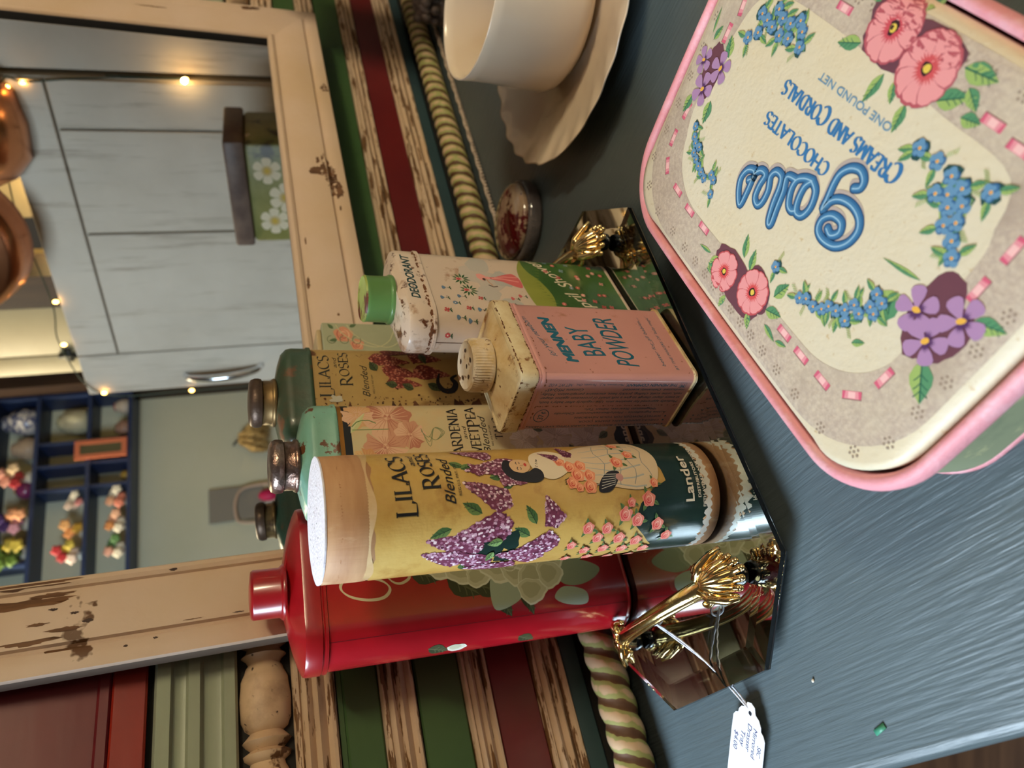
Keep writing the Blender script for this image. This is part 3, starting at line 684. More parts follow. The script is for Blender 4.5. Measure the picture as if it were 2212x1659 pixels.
M_rmet = mat('rusted_tinplate', rgb(150, 130, 120), .28, .9, spots=[(rgb(88, 52, 34), 30, .42, .58), (rgb(70, 58, 66), 14, .5, .62)], bump=(260, .6, (1, 1, 1)))
M_mlab = mat('cream_label_print', rgb(196, 180, 138), .4, spots=[(rgb(208, 168, 120), 16, .45, .7), (rgb(110, 80, 48), 190, .68, .72)], coat=.15)
mint = talc_tin('talc_tin', 'mint topped talc tin with gardenia and sweet pea print behind the yellow canister', (-.0458, .4125), R_(32), .0675, .038, .2045, 0, 0, M_mlab, M_mint, M_rmet, M_rmet)
pm_ = permap(.0659, .0364, .0127)
a2 = Art(pm_, .05, 1.4)
a2.poly([(-100, 204.2 - 16), (100, 204.2 - 16), (100, 201.6 - 16), (-100, 201.6 - 16)], mat('gold_band', rgb(150, 100, 40), .35, .5)); a2.poly([(-100, 201.8 + O - 1), (100, 201.8 + O - 1), (100, 197.6 + O - 1), (-100, 197.6 + O - 1)], ink(18, 20, 26))
PK, PK2, PK3, CRM = ink(196, 142, 112), ink(176, 112, 88), ink(214, 170, 138), ink(214, 196, 150)
def ruffle(ar, x, y, r, cols, n=5, rot=0):
    for k in range(n):
        a = rot + 2 * pi * k / n
        P = [(x, y)] + [(x + r * (1 + .09 * sin(7 * q + k)) * cos(a + q * .75 - .45) * (1 if 1 else 0), y + r * (1 + .09 * sin(7 * q + k)) * sin(a + q * .75 - .45)) for q in [j / 8 * 1.6 for j in range(9)]]
        ar.poly(P, cols[k % len(cols)])
        for j in range(4):
            aa = a - .35 + j * .28; ar.ribbon([(x + r * .15 * cos(aa), y + r * .15 * sin(aa)), (x + r * .5 * cos(aa), y + r * .5 * sin(aa)), (x + r * .88 * cos(aa + .05), y + r * .88 * sin(aa + .05))], r * .05, cols[(k + 1) % len(cols)], taper=lambda t: 1 - .7 * t)
ruffle(a2, 1, 178 + O, 12, [PK3, PK, PK2]); ruffle(a2, 20, 175 + O, 14, [PK2, PK3, PK], rot=1); ruffle(a2, 22, 192 + O, 9, [ink(206, 158, 110), PK3], rot=.4); ruffle(a2, -8, 190 + O, 8, [ink(210, 170, 116), ink(196, 140, 90)], rot=2)
ruffle(a2, 8, 163 + O, 9, [PK3, PK, PK2], rot=.9); ruffle(a2, -24, 170 + O, 12, [PK3, PK, PK2], rot=.9)
a2.leaf(10, 197 + O, 16, 4, R_(-35), ink(190, 190, 130), ink(200, 196, 150)); a2.ribbon([(12 + .0 * i, (196 - i * 3) + O) for i in range(8)], .5, ink(110, 130, 80))
for k in range(3): a2.ribbon([(p.x, p.y + O) for p in spline([(10 + k, 156, 0), (6 - 3 * k, 152, 0), (12, 148, 0), (9, 144 - k, 0), (4, 148, 0), (7, 152, 0)], 6)], .35, ink(120, 128, 88))
for (a_, b_) in (((14, 196), (18, 190)), ((18, 190), (16, 182))): a2.ribbon([(a_[0], a_[1] + O), ((a_[0] + b_[0]) / 2 + 1, (a_[1] + b_[1]) / 2 + O), (b_[0], b_[1] + O)], .6, ink(96, 120, 66))
a2.serif('GARDENIA', -12.5, 132.4 + O, 6.2, K_, 38, big=(0,)); a2.text('and', 4.0, 128.4 + O, 2.4, K_, shear=.35, width=8)
a2.serif('SWEETPEA', -13.5, 120.8 + O, 6.0, K_, 40, big=(0, 5)); a2.text('Blended', -6, 115.2 + O, 4.3, K_, shear=.42, width=24); a2.text('REG U.S. PAT OFF', -1, 112.6 + O, 1.1, K_, width=14); a2.serif('TALC', 3.2, 105.8 + O, 4.6, K_, 15)
WG = [ink(196, 184, 164), ink(210, 200, 184), ink(178, 164, 146)]
for (x, y, r) in ((2, 92, 9), (14, 84, 10), (4, 70, 11), (16, 58, 10), (0, 50, 10), (12, 40, 9), (24, 74, 8), (-12, 80, 10), (-14, 60, 10)): ruffle(a2, x, y + O, r, WG, 5, rot=x)
for (x, y, L, a) in ((8, 78, 10, 60), (-2, 62, 10, 200), (18, 48, 9, -30), (6, 32, 9, 120), (24, 60, 8, 20), (-4, 96, 8, 200)): a2.leaf(x, y + O, L, 5, R_(a), ink(112, 122, 96), ink(92, 104, 80), ink(60, 70, 54))
a2.poly([(-100, 27 + O)] + [(-100 + 4 * i, 26 + 2.5 * sin(i * 1.3) + O) for i in range(51)] + [(100, .8), (-100, .8)], ink(18, 20, 22))
a2.text('Lander', -6, 15.5 + O + 1, 5.5, WT, width=26, bold=.3); a2.text('DISTRIBUTORS', -4, 10 + O + 7, 1.5, WT, width=17)
a2.build('printed_label', mint)

M_dg = mat('dark_green_enamel_rusted', rgb(46, 66, 48), .38, spots=[(rgb(70, 60, 40), 22, .5, .7), (rgb(92, 80, 58), 9, .55, .8), (rgb(104, 62, 36), 40, .58, .66)], coat=.2, bump=(220, .2, (1, 1, 1)))
M_bcap = mat('browned_tin_cap', rgb(92, 74, 60), .42, .55, spots=[(rgb(70, 52, 42), 20, .4, .65)], bump=(300, .3, (1, 1, 1)))
M_blab = mat('foxed_yellow_label', rgb(176, 146, 88), .45, spots=[(rgb(150, 116, 66), 12, .4, .7), (rgb(92, 52, 22), 60, .62, .66), (rgb(92, 52, 22), 13, .60, .66, (1.0, 1, .35))], coat=.1)
brn = talc_tin('talc_tin', 'rusty talc tin with a dark green shoulder and lilacs and roses print', (-.0116, .4580), R_(33), .0695, .038, .2127, 0, 0, M_blab, M_dg, M_bcap, mat('brass_neck', rgb(120, 96, 60), .4, .7, spots=[(rgb(70, 50, 34), 60, .45, .6)]))
a3 = Art(permap(.0679, .0364, .0127), .05, 1.4)
K2 = ink(34, 32, 28)
a3.serif('LILACS', -7.5, 201.6 + O, 6.6, K2, 31, big=(0,)); a3.serif('ROSES', 0.5, 189.6 + O, 5.8, K2, 26, big=(0,)); a3.text('and', 14, 196.8 + O, 2.5, K2, shear=.35, width=7)
a3.text('Blended', -7.5, 178.2 + O, 4.4, K2, shear=.42, width=22); a3.text('REG U.S. PAT OFF', -5, 175.0 + O, 1.1, K2, width=14)
RL = [ink(*c) for c in ((124, 54, 44), (146, 74, 58), (170, 104, 82), (104, 40, 36), (184, 124, 100))]
for (x, y, L, wd, a, n) in ((22, 176, 26, 10, 262, 170), (14, 168, 24, 11, 255, 170), (4, 166, 22, 10, 262, 130), (24, 150, 22, 11, 262, 120), (12, 148, 24, 12, 262, 130), (28, 168, 22, 8, 268, 90)): a3.lilac(x, y + O, L, wd, R_(a), RL, n, RL[3])
for (x, y, L, wd, a) in ((12, 172, 8, 6, 30), (1, 160, 8, 5.5, 80), (-2, 150, 8, 5.5, 60), (2, 140, 11, 6, 240), (26, 142, 9, 5, 200)): a3.leaf(x, y + O, L, wd, R_(a), ink(74, 84, 50), ink(58, 70, 42), K2)
a3.ribbon([(p.x, p.y + O) for p in spline([(10, 131, 0), (3, 133, 0), (-3, 130, 0), (-3, 124, 0), (2, 121, 0), (6, 123, 0), (9, 119, 0)], 6)], 3.0, HR, taper=lambda t: .35 + sin(pi * t))
M_ru = mat('heavy_rust', rgb(86, 48, 22), .75, spots=[(rgb(60, 32, 16), 90, .45, .6), (rgb(140, 96, 50), 60, .66, .7)], bump=(300, .6, (1, 1, 1)))
a3.poly([(-36, 208 + O)] + [(-20 + 4 * sin(i * 1.1) + 3 * sin(i * .37) + 3 * sin(i * 2.9) + i * .12, (208 - i * 2.4) + O) for i in range(72)] + [(-36, 36 + O)], M_ru)
for i in range(260): y = random.uniform(40, 208); a3.blob(random.gauss(-13, 5), y + O, random.uniform(.15, .8), M_ru, 7, .35)
a3.blob(-9, 199 + O, 3.6, ink(176, 168, 150, .6), 14, .4, .7, 0); a3.build('printed_label', brn)

# --- tall red tin
red = thing('talc_tin', 'tall glossy red talc tin with a white gardenia print and red cap', 'talc tin', (-.1215, .4335, ZT), R_(31), 'talc tins on the mirrored tray')
Wr, Dr, rr_ = .098, .047, .0232
M_redt = mat('glossy_red_enamel', rgb(172, 18, 32), .27, spots=[(rgb(140, 12, 22), 6, .4, .65)], coat=.5, bump=(90, .08, (1, 1, 1)))
M_redt2 = mat('glossy_red_cap_enamel', rgb(156, 18, 26), .3, spots=[(rgb(132, 12, 20), 8, .4, .65), (rgb(110, 84, 50), 90, .72, .735)], coat=.4)
tin_body(Wr, Dr, rr_, [(.0016, 0), (.0004, .0008), (.0004, .0016), (.0014, .0024), (.0014, .1960)], M_redt, 'body', red)
tin_body(Wr, Dr, rr_, [(.0014, .1940), (.0002, .1945), (.0002, .1960), (.0010, .1966), (.0010, .1972), (0, .1978), (0, .2050), (.0006, .2068), (.0040, .2085), (.010, .2112, .10, .02), (.017, .2135, .35, .0185), (.022, .2150, .8, .0165), (.022, .2153, 1, .0160)], M_redt2, 'shoulder', red, auto=34)
bm = nb(); z = .2145; lathe(bm, [(.0158, z), (.0160, z + .0012), (.0150, z + .0024), (.0142, z + .0032), (.0141, z + .0175), (.0132, z + .0188), (.006, z + .0196), (.0005, z + .0197)], 64); obj('cap', bm, M_redt2, red, auto=50)
a4 = Art(permap(Wr - .0028, Dr - .0028, rr_ - .0014), .05, 1.4)
IV = ink(206, 192, 160)
C_ = lambda pts, wd, m=IV: a4.ribbon([(p.x, p.y + O) for p in spline([(a, b, 0) for a, b in pts], 8)], wd, m, pen=R_(40), thin=.45)
C_([(1, 192), (-3, 199), (-8, 201), (-13, 196), (-16, 186), (-15.5, 177), (-11, 173), (-6, 177), (-2, 188), (3, 200)], 1.9)
C_([(-1, 176), (-7, 171), (-8.5, 166), (-6, 161), (-2, 161), (0, 166), (-1, 176), (2, 190), (5, 200)], 1.7)
C_([(6, 178), (10, 186), (16, 186), (20, 180)], 1.4)
GLF = [ink(52, 56, 32), ink(66, 68, 40), ink(90, 92, 62)]
for (x, y, L, wd, a) in ((-2, 160, 20, 12, 250), (-8, 138, 24, 15, 238), (-14, 122, 20, 12, 250), (8, 150, 18, 10, 230), (-22, 108, 16, 9, 210), (-50, 152, 14, 9, 250), (-51, 94, 14, 9, 240), (-18, 92, 20, 8, 200)): a4.leaf(x, y + O, L, wd, R_(a), GLF[0], GLF[1], GLF[2])
SG = ink(150, 160, 138); SG2 = ink(176, 188, 172)
for (pts, m) in (([(-10, 108), (-20, 112), (-31, 110), (-28, 96), (-20, 88), (-12, 92)], SG2), ([(-10, 66), (-6, 48), (-12, 34), (-18, 38), (-22, 50), (-20, 62)], SG), ([(0, 72), (4, 56), (-2, 44), (-8, 50), (-8, 64)], SG), ([(-22, 62), (-26, 48), (-34, 48), (-33, 62), (-28, 70)], SG2)):
    a4.poly([(p.x, p.y + O) for p in spline([(a, b, 0) for a, b in pts], 6, True)], m)
GW = [ink(214, 210, 186), ink(226, 222, 200), ink(192, 188, 158), ink(238, 236, 222)]
def petalw(cx, cy, r, seed, cols=GW, sx=1.0, rot=0):
    random.seed(seed); n = 22
    def pts(k): return [(cx + r * k * sx * (1 + .10 * sin(3 * t + seed) + .05 * sin(7 * t)) * cos(t), cy + r * k * (1 + .10 * sin(3 * t + seed) + .05 * sin(7 * t)) * sin(t) + O) for t in [2 * pi * i / n for i in range(n)]]
    a4.poly(pts(1.0), cols[3]); a4.poly([(x + .4, y + .3) for x, y in pts(.9)], cols[0]); a4.poly([(x + .8, y + 1.0) for x, y in pts(.62)], cols[2])
for (x, y, r, sx) in ((2, 142, 11, 1), (-4, 128, 10, 1), (8, 120, 13, 1), (-10, 118, 8, .8), (10, 96, 13, 1), (-2, 104, 13, 1), (-8, 92, 11, .9), (2, 84, 13, 1), (-14, 82, 10, 1.1), (-22, 84, 10, .8), (-2, 68, 11, 1), (-13, 70, 9, 1), (12, 76, 11, 1)): petalw(x, y, r, int(x * 3 + y), sx=sx)
for k, rr in enumerate((6.5, 5.2, 3.9, 2.6, 1.4)): a4.ribbon([(x, y + O) for x, y in arc(-2, 96, rr, rr * .9, 40 * k, 40 * k + 290, 14)], .55, GW[3] if k % 2 == 0 else GW[2])
petalw(-53, 134, 6, 5, sx=.6); random.seed(11)
SM = ink(60, 10, 14)
a4.ribbon([(-36.5, 205 + O + 5), (-36.5, 120 + O), (-36.5, 1)], .25, SM); a4.build('printed_label', red)

# --- rounded oval tin, cream and green, with DEODORANT round the shoulder
apr = thing('talc_tin', 'oval cream and green deodorant talc tin with a green cap', 'talc tin', (.051, .424, ZT), R_(46), 'talc tins on the mirrored tray')
Wa, Da, ra = .081, .034, .0168
M_ap = mat('cream_enamel_speckled', rgb(206, 184, 164), .36, spots=[(rgb(196, 172, 150), 8, .4, .7), (rgb(96, 54, 28), 240, .665, .70), (rgb(150, 100, 62), 46, .61, .70)], coat=.25)
M_aps = mat('cream_enamel_rusted', rgb(212, 190, 170), .34, spots=[(rgb(150, 100, 60), 60, .54, .68), (RUST, 110, .59, .64), (RUST, 36, .60, .64)], coat=.3)
M_agc = mat('green_cap_enamel', rgb(92, 130, 72), .34, spots=[(rgb(78, 124, 56), 10, .4, .7)], coat=.2)
zb = .151 - ZT
tin_body(Wa, Da, ra, [(.0016, 0), (.0004, .0008), (.0004, .0016), (.0012, .0022), (.0012, zb - .001)], M_ap, 'body', apr)
tin_body(Wa, Da, ra, [(.001, zb - .0014), (-.0002, zb - .001), (-.0002, zb + .0006), (.0006, zb + .001), (.0004, zb + .0016), (.0004, zb + .0125), (.0012, zb + .0145), (.0045, zb + .0162, .05, .0165), (.0075, zb + .0175, .5, .0155), (.009, zb + .0182, 1, .0148)], M_aps, 'shoulder', apr, auto=40)
bm = nb(); z = zb + .0178; lathe(bm, [(.0148, z), (.0150, z + .001), (.0150, z + .002), (.0146, z + .0026), (.0140, z + .0030), (.0138, z + .0145), (.0141, z + .0165), (.0132, z + .0176), (.0128, z + .0172), (.006, z + .0174), (.0005, z + .0175)], 64)
c = obj('cap', bm, [M_agc, mat('worn_lime_cap_top', rgb(150, 160, 78), .5, spots=[(rgb(96, 46, 28), 45, .5, .56)])], apr, auto=50)
for p in c.data.polygons:
    if p.center.z > z + .0170: p.material_index = 1
a5 = Art(permap(Wa - .0024, Da - .0024, ra - .0012), .05, 1.3)
M_hill = mat('painted_green_hill', rgb(50, 84, 40), .36, spots=[(rgb(78, 112, 52), 14, .4, .7), (rgb(34, 62, 34), 22, .5, .7)], coat=.25)
M_hill2 = mat('painted_yellow_green_hill', rgb(146, 148, 64), .36, spots=[(rgb(126, 132, 54), 30, .4, .7, (1, 1, .2))], coat=.25)
hl = [(-110, 76), (-60, 76), (-34, 80), (-14, 84.5), (4, 86), (18, 85), (30, 80), (44, 74), (80, 76), (110, 76)]
hp = [(p.x, p.y) for p in spline([(a, b, 0) for a, b in hl], 8)]
sky = ink(176, 166, 156)
for i, (x, y, r) in enumerate(((10, 118, 9), (2, 108, 10), (-10, 112, 8), (20, 112, 8), (-22, 100, 9), (6, 98, 8))): a5.blob(x, y + O, r, mat('pale_wash_%s' % 'abcdef'[i], rgb(190 - i * 3, 176 - i, 162), .38, coat=.2), 16, .12)
a5.poly([(x, y + O) for x, y in hp] + [(110, .8), (-110, .8)], M_hill2)
h2 = [(-110, 60), (-60, 64), (-30, 70), (-10, 68), (6, 72), (16, 78), (26, 80), (36, 76), (60, 66), (110, 60)]
a5.poly([(p.x, p.y + O) for p in spline([(a, b, 0) for a, b in h2], 8)] + [(110, .8), (-110, .8)], M_hill)
for i in range(70):
    x = -60 + i * 1.6; yy = 70 + 3 * sin(i * .2); a5.ribbon([(x, yy + O), (x + .4, yy + 1.5 + O), (x + .2, yy + 3.2 + O)], .5, M_hill2 if i % 2 else M_hill, taper=lambda t: 1 - .9 * t)
LP = ink(226, 204, 176)
arcf = lambda x: .0045 * x * x
def script(txt, x, y, h, wd, slope): a5.text(txt, x, y + O, h, LP, width=wd, shear=.5, rot=slope, bold=.12)
script('April', -27, 38.5, 8.6, 24, R_(26)); script('Showers', 3.0, 49, 8.2, 38, R_(36))
GF = ink(30, 74, 40); PKF = ink(204, 96, 96); PKL = ink(224, 150, 140); BLF = ink(92, 116, 140); RDF = ink(186, 70, 70)
for (bx, by) in ((3.5, 127), (-7.5, 124.5)):
    for k in range(11): a5.leaf(bx + 1.5 * cos(k * .57), by + 1.5 * sin(k * .57) + O, 4.6, 1.4, k * .57, GF, ink(52, 100, 50))
    a5.petal(bx - .5, by + O, 3.4, 3, R_(70), PKL); a5.petal(bx + .8, by + O, 3.2, 2.6, R_(110), PKF); a5.petal(bx, by - .5 + O, 3, 2, R_(90), RDF)
# the little figure in a long pink dress
a5.poly([(p.x, p.y + O) for p in spline([(7, 108, 0), (8, 103, 0), (11, 96, 0), (12, 90, 0), (6, 86.5, 0), (-2, 87, 0), (-1, 92, 0), (3, 99, 0), (5, 106, 0)], 5, True)], PKF)
a5.ribbon([(6.4, 106 + O), (6, 98 + O), (4, 88 + O)], 1.0, PKL); a5.ribbon([(7.2, 104 + O), (8.6, 97 + O), (8.5, 88 + O)], .8, PKL)
a5.blob(7.2, 113 + O, 3.0, PKL, 12, .15, 1.3, .4); a5.blob(4.6, 111.5 + O, 1.2, ink(70, 44, 34), 8, .2); a5.ribbon([(6, 110 + O), (2, 109 + O), (-1.5, 107 + O)], .8, ink(190, 140, 110)); a5.blob(6.3, 108.6 + O, 1.6, PKL, 9, .1)
a5.ribbon([(-1, 110 + O), (-2.8, 107 + O), (-2, 104 + O)], .9, ink(80, 48, 34))
def tiny(x, y, m, kind):
    y += O
    if kind == 0:
        for k in range(4): a5.petal(x, y, 1.8, 1.5, k * pi / 2 + .5, m)
    elif kind == 1:
        for k in range(-1, 2): a5.petal(x, y, 2.7, 1.6, R_(90) + k * .45, m)
    else:
        for k in range(6): a5.petal(x, y, 1.6, 1.3, k * pi / 3, m); 
        a5.blob(x, y, .5, LP, 7, .1)
    a5.ribbon([(x, y - .5), (x - .5, y - 2), (x - .2, y - 3.4)], .3, GF); a5.leaf(x - .3, y - 2.4, 2, .8, R_(200), GF); a5.leaf(x - .3, y - 2.0, 2, .8, R_(330), GF)
for i, (x, y, m, k) in enumerate(((-16, 142, BLF, 1), (-20.6, 136.4, BLF, 2), (-14, 131, BLF, 1), (-27, 143, RDF, 0), (-25, 129, RDF, 0), (-32, 135, BLF, 1), (-34, 128, BLF, 1), (-43, 143, RDF, 2), (-26, 121, BLF, 1), (-15, 119, RDF, 0), (-6, 139, BLF, 1), (34, 140, BLF, 1), (38, 120, RDF, 0), (-20, 100, RDF, 1), (-14, 96, PKF, 1), (-22, 92, BLF, 1), (-11, 90, PKF, 1), (-30, 110, RDF, 0))): tiny(x, y, m, k)
for i in range(46): tiny(random.uniform(-48, 46), random.uniform(20, 66), random.choice((PKF, RDF, PKL, ink(122, 140, 150), PKF)), random.choice((0, 2, 0)))
a5.ribbon([(-48, 150 + O), (-48, 70 + O), (-48, 1)], .3, SM); a5.build('printed_label', apr)
a6 = Art(permap(Wa - .0008, Da - .0008, ra - .0004), .05, 1.3)
a6.text('DEODORANT', -19, 157.5 + O - .4, 5.0, ink(24, 60, 62), width=42, shear=.25, bold=.35)
RM = ink(104, 60, 30, .8)
for i in range(110): a6.blob(random.uniform(-60, 60), random.choice((152.6, 152.9, 153.4)) + O + random.uniform(-.4, .6), random.uniform(.2, .8), RM, 7, .4, 1.8)
a6.build('shoulder_lettering', apr)

# --- pink square tin
men = thing('baby_powder_tin', 'square pink baby powder tin with a white perforated shaker top', 'powder tin', (.0102, .3635, ZT), R_(45))
Wm, Dm, rm = .0616, .044, .0050; zb = .1165 - ZT
M_pink = mat('pink_enamel', rgb(206, 148, 138), .36, spots=[(rgb(198, 138, 128), 8, .4, .7), (rgb(150, 90, 70), 240, .67, .70), (rgb(176, 116, 92), 60, .62, .72)], coat=.25)
M_white = mat('cream_enamel_rust_edged', rgb(222, 206, 166), .35, spots=[(rgb(190, 154, 100), 22, .42, .62), (rgb(132, 82, 36), 90, .585, .66), (rgb(104, 58, 24), 260, .64, .68)], coat=.25)
tin_body(Wm, Dm, rm, [(.0012, 0), (0, .0006), (-.0006, .0012), (-.0006, .0026), (.0001, .0032)], M_white, 'base_rim', men)
tin_body(Wm, Dm, rm, [(.0001, .0032), (.0003, .004), (.0003, zb - .006), (-.0002, zb - .0052), (-.0002, zb - .0040), (.0001, zb - .0034), (-.0003, zb - .0028), (-.0003, zb - .0016), (0, zb - .001)], M_pink, 'body', men)
tin_body(Wm, Dm, rm, [(.0004, zb - .001), (-.0010, zb - .0008), (-.0012, zb), (-.0012, zb + .0075), (-.0006, zb + .0088), (.0010, zb + .0092), (.0022, zb + .0086), (.004, zb + .0092, .05, .016), (.008, zb + .0112, .3, .0155), (.012, zb + .0128, .75, .0135), (.013, zb + .0135, 1, .0122)], M_white, 'shoulder', men, auto=34)
bm = nb(); z = zb + .0130; cr = .0150
lathe(bm, [(.0120, z), (.0135, z + .0004), (cr, z + .0012), (cr + .0002, z + .0028), (cr - .0002, z + .0038), (cr - .0002, z + .0102), (cr - .0008, z + .0122), (.0130, z + .0130), (.0122, z + .0126), (.006, z + .0128), (.0005, z + .0129)], 240, rip=lambda t, r, zz: (-.022 * (abs(sin(30 * t)) ** .5)) if (z + .003 < zz < z + .0108) else 0)
obj('shaker_cap', bm, mat('white_cap_enamel', rgb(226, 214, 196), .38, spots=[(rgb(200, 168, 116), 40, .45, .65), (rgb(110, 66, 34), 140, .60, .65)], coat=.2), men, auto=40)
tp = Art(lambda x, y, h: Vector((x, y, z + .0130 + h)), .02, 0)
for k in range(5): a = k * 2 * pi / 5 + .5; tp.blob(8 * cos(a), 8 * sin(a), 1.5, ink(62, 40, 26), 10, .1, .75, a)
tp.blob(-2, -1, 1.3, ink(62, 40, 26), 10, .1, .7, .6); tp.build('shaker_holes', men)
a7 = Art(permap(Wm - .0006, Dm - .0006, rm - .0003), .05, .9)
TL = ink(22, 92, 112)
a7.text('for your newborn', -15.5, 99.5 + O, 3.4, TL, width=32, shear=.3, arcf=lambda x: .35 * x - .0019 * x * x * 1.0)
a7.text('MENNEN', -19.5, 88.2 + O, 6.0, TL, width=35.5, shear=.3, rot=R_(10), bold=.85)
a7.text('BABY', -14.2, 69.4 + O, 13.2, TL, width=24, shear=.15, bold=.15, rot=R_(10))
a7.text('POWDER', -22.6, 51.6 + O, 13.2, TL, width=40.5, shear=.15, bold=.15, rot=R_(2))
a7.text('better for all babies...', -22.2, 34.0 + O, 2.3, TL, width=42, shear=.3); a7.ribbon([(-4.5, 33.4 + O), (-2, 33.4 + O), (.3, 33.4 + O)], .25, TL)
a7.text("BY THE MAKERS OF 'baby magic'", -25.2, 26.5 + O, 1.9, TL, width=46, shear=.3)
def side(txt, s, z0, z1, h, bold=0.0, sh=.2): a7.text(txt, s, z0 + O, h, TL, width=z1 - z0, rot=R_(90), shear=sh, bold=bold)
side('THE MENNEN COMPANY,', -34.0, 27, 61, 1.9, .12); side('Morristown, N. J.,  Toronto, Ont.', -34.0, 62.5, 92, 1.6); side('NET WT. 4 OZ.', -34.0, 94, 108, 1.9)
a7.text('M', -34.2, 22.5 + O, 2.4, TL, rot=R_(90), bold=.1); a7.ribbon([(-37, 21.6 + O), (-37, 25.6 + O), (-33.2, 25.6 + O), (-33.2, 21.6 + O), (-37, 21.6 + O)], .25, TL)
side('medicated. Delicately scented.', -37.8, 21, 62, 1.7); side('Contains MSQ-45*', -37.6, 86, 108.5, 2.0)
side('rash, urine scald, chafing, prickly heat, excessive perspiration. Mildly', -41.0, 21, 109.5, 1.8); side('at every diaper change to give a soft shield of protection against diaper', -44.0, 21, 109.5, 1.8)
side("Medically approved for sensitive skin. Use regularly after baby's bath,", -47.2, 21, 109.5, 1.8)
side('*Magnesium Stearate, Italian Talc.', -53.2, 32, 80, 1.6); side('Active Ingredients - Methylbenzethonium Chloride', -56.2, 24, 97, 1.7); side('SOFTEST POWDER FOR YOUR NEWBORN.', -59.8, 26, 84, 1.5, 0, 0); side('CHECKS DIAPER RASH, DIAPER ODOR.', -63.2, 26, 80, 1.5, 0, 0); side('ACTUALLY REPELS BACTERIA CARRYING WETNESS.', -66.8, 24, 110, 1.5, 0, 0)
for s_ in (-60.5, -63.9, -67.5): a7.blob(s_, 22 + O + (1 if s_ > -67 else 0), .6, TL, 8, .05)
a7.ribbon([(x, y + O) for x, y in arc(-58.5, 104.5, 4.8, 4.2, 0, 360, 30)], .4, TL); a7.text('37', -61.6, 102.8 + O, 3.4, TL, width=3.8, shear=.1); a7.text('¢', -57.0, 102.9 + O, 3.2, TL, width=1.8)
for i in range(130): a7.blob(-51.2 + random.uniform(-.25, .35), random.uniform(19, 111) + O, random.uniform(.12, .38), ink(120, 66, 40), 6, .3)
for i in range(70): a7.blob(random.uniform(-70, 31), random.choice((110.4, 112.0)) + O + random.uniform(-.4, .4), random.uniform(.15, .5), ink(126, 72, 44), 6, .35, 1.6)
a7.build('printed_label', men)
a8 = Art(permap(Wm + .0024, Dm + .0024, rm + .0012), .04, .9)
for i in range(260): a8.blob(random.uniform(-76, 34), random.choice((115.9, 116.2, 124.6, 124.9)) + O + random.uniform(-.3, .3), random.uniform(.12, .42), RM, 6, .4, 1.9)
a8.build('rust_specks', men)

# --- light green floral card box behind
bx = thing('card_box', 'pale green card box with a pink rose print behind the tins', 'box', (.012, .5255, ZT), R_(35))
bm = nb(); box(bm, -.030, .030, -.015, .015, 0, .180, bev=.0012); obj('box_body', bm, mat('pale_green_card', rgb(150, 152, 122), .55, spots=[(rgb(168, 166, 136), 12, .4, .7)]), bx, auto=40)
bm = nb(); box(bm, -.026, .026, -.0115, .0115, .180, .1835, bev=.001); obj('lid_flap', bm, mat('worn_cream_card', rgb(182, 158, 118), .6, spots=[(rgb(150, 126, 92), 50, .5, .7)]), bx)
a9 = Art(permap(.060, .030, .0013), .05, 0)
a9.rose(19, 165, 7, ink(206, 142, 110), ink(184, 104, 84), ink(222, 170, 138)); a9.rose(10, 156, 5, ink(206, 142, 110), ink(184, 104, 84), ink(222, 170, 138)); a9.rose(24, 120, 6, ink(206, 142, 110), ink(184, 104, 84), ink(222, 170, 138))
for (a, b) in ((8, 40), (16, 60)): a9.ribbon([(p.x, p.y) for p in spline([(28, 178 - a, 0), (20, 174 - a, 0), (12, 164 - a, 0), (8, 150 - a, 0), (14, 140 - a, 0), (24, 134 - a, 0), (28, 120 - a, 0)], 8)], .8, ink(190, 182, 140))
for k in range(3): a9.ribbon([(x, y) for x, y in arc(14, 174 - 9 * k, 3.5, 3, 0, 300, 12)], .6, ink(112, 120, 88))
for (x, y, a) in ((14, 170, 100), (24, 172, 40), (26, 160, -60)): a9.leaf(x, y, 6, 3, R_(a), ink(84, 104, 66))
a9.build('printed_front', bx)

# ------------------------------------------------------------------ cup and saucer
CX, CY = .2912, .4955
M_china = mat('cream_bone_china', rgb(218, 198, 172), .18, spots=[(rgb(214, 190, 162), 4, .4, .7)], coat=.4, spec=.6)
sau = tag(obj('saucer', (lambda b: loft(b, [[((r * (1 + (.0075 * sc * cos(26 * (t + swl * r)))) ) * cos(t), (r * (1 + (.0075 * sc * cos(26 * (t + swl * r))))) * sin(t), z + .0009 * sc * cos(26 * (t + swl * r))) for t in [2 * pi * i / 416 for i in range(416)]] for (r, z, sc, swl) in
    [(.036, .0, 0, 6), (.038, .0015, 0, 6), (.0385, .0035, 0, 6), (.060, .0060, .3, 6), (.090, .0130, .8, 6), (.112, .0200, 1, 6), (.1155, .0216, 1, 6), (.1160, .0228, 1, 6), (.1140, .0226, 1, 6), (.098, .0182, 1, 6), (.078, .0125, .8, 6), (.058, .0085, .4, 6), (.046, .0078, .1, 6), (.041, .0078, 0, 6), (.002, .0074, 0, 6)]]))(nb()), M_china), 'cream swirled saucer with scalloped rim under the teacup', 'saucer'); sau.location = (CX, CY, .0004)
cup = thing('teacup', 'large cream fluted teacup on the swirled saucer', 'cup', (CX, CY, .0085))
flut = lambda t, r, z: .009 * max(0, cos(10 * (t + 2.2 * z))) ** .6 * min(1, max(0, (z - .004) / .01)) * min(1, max(0, (.076 - z) / .012))
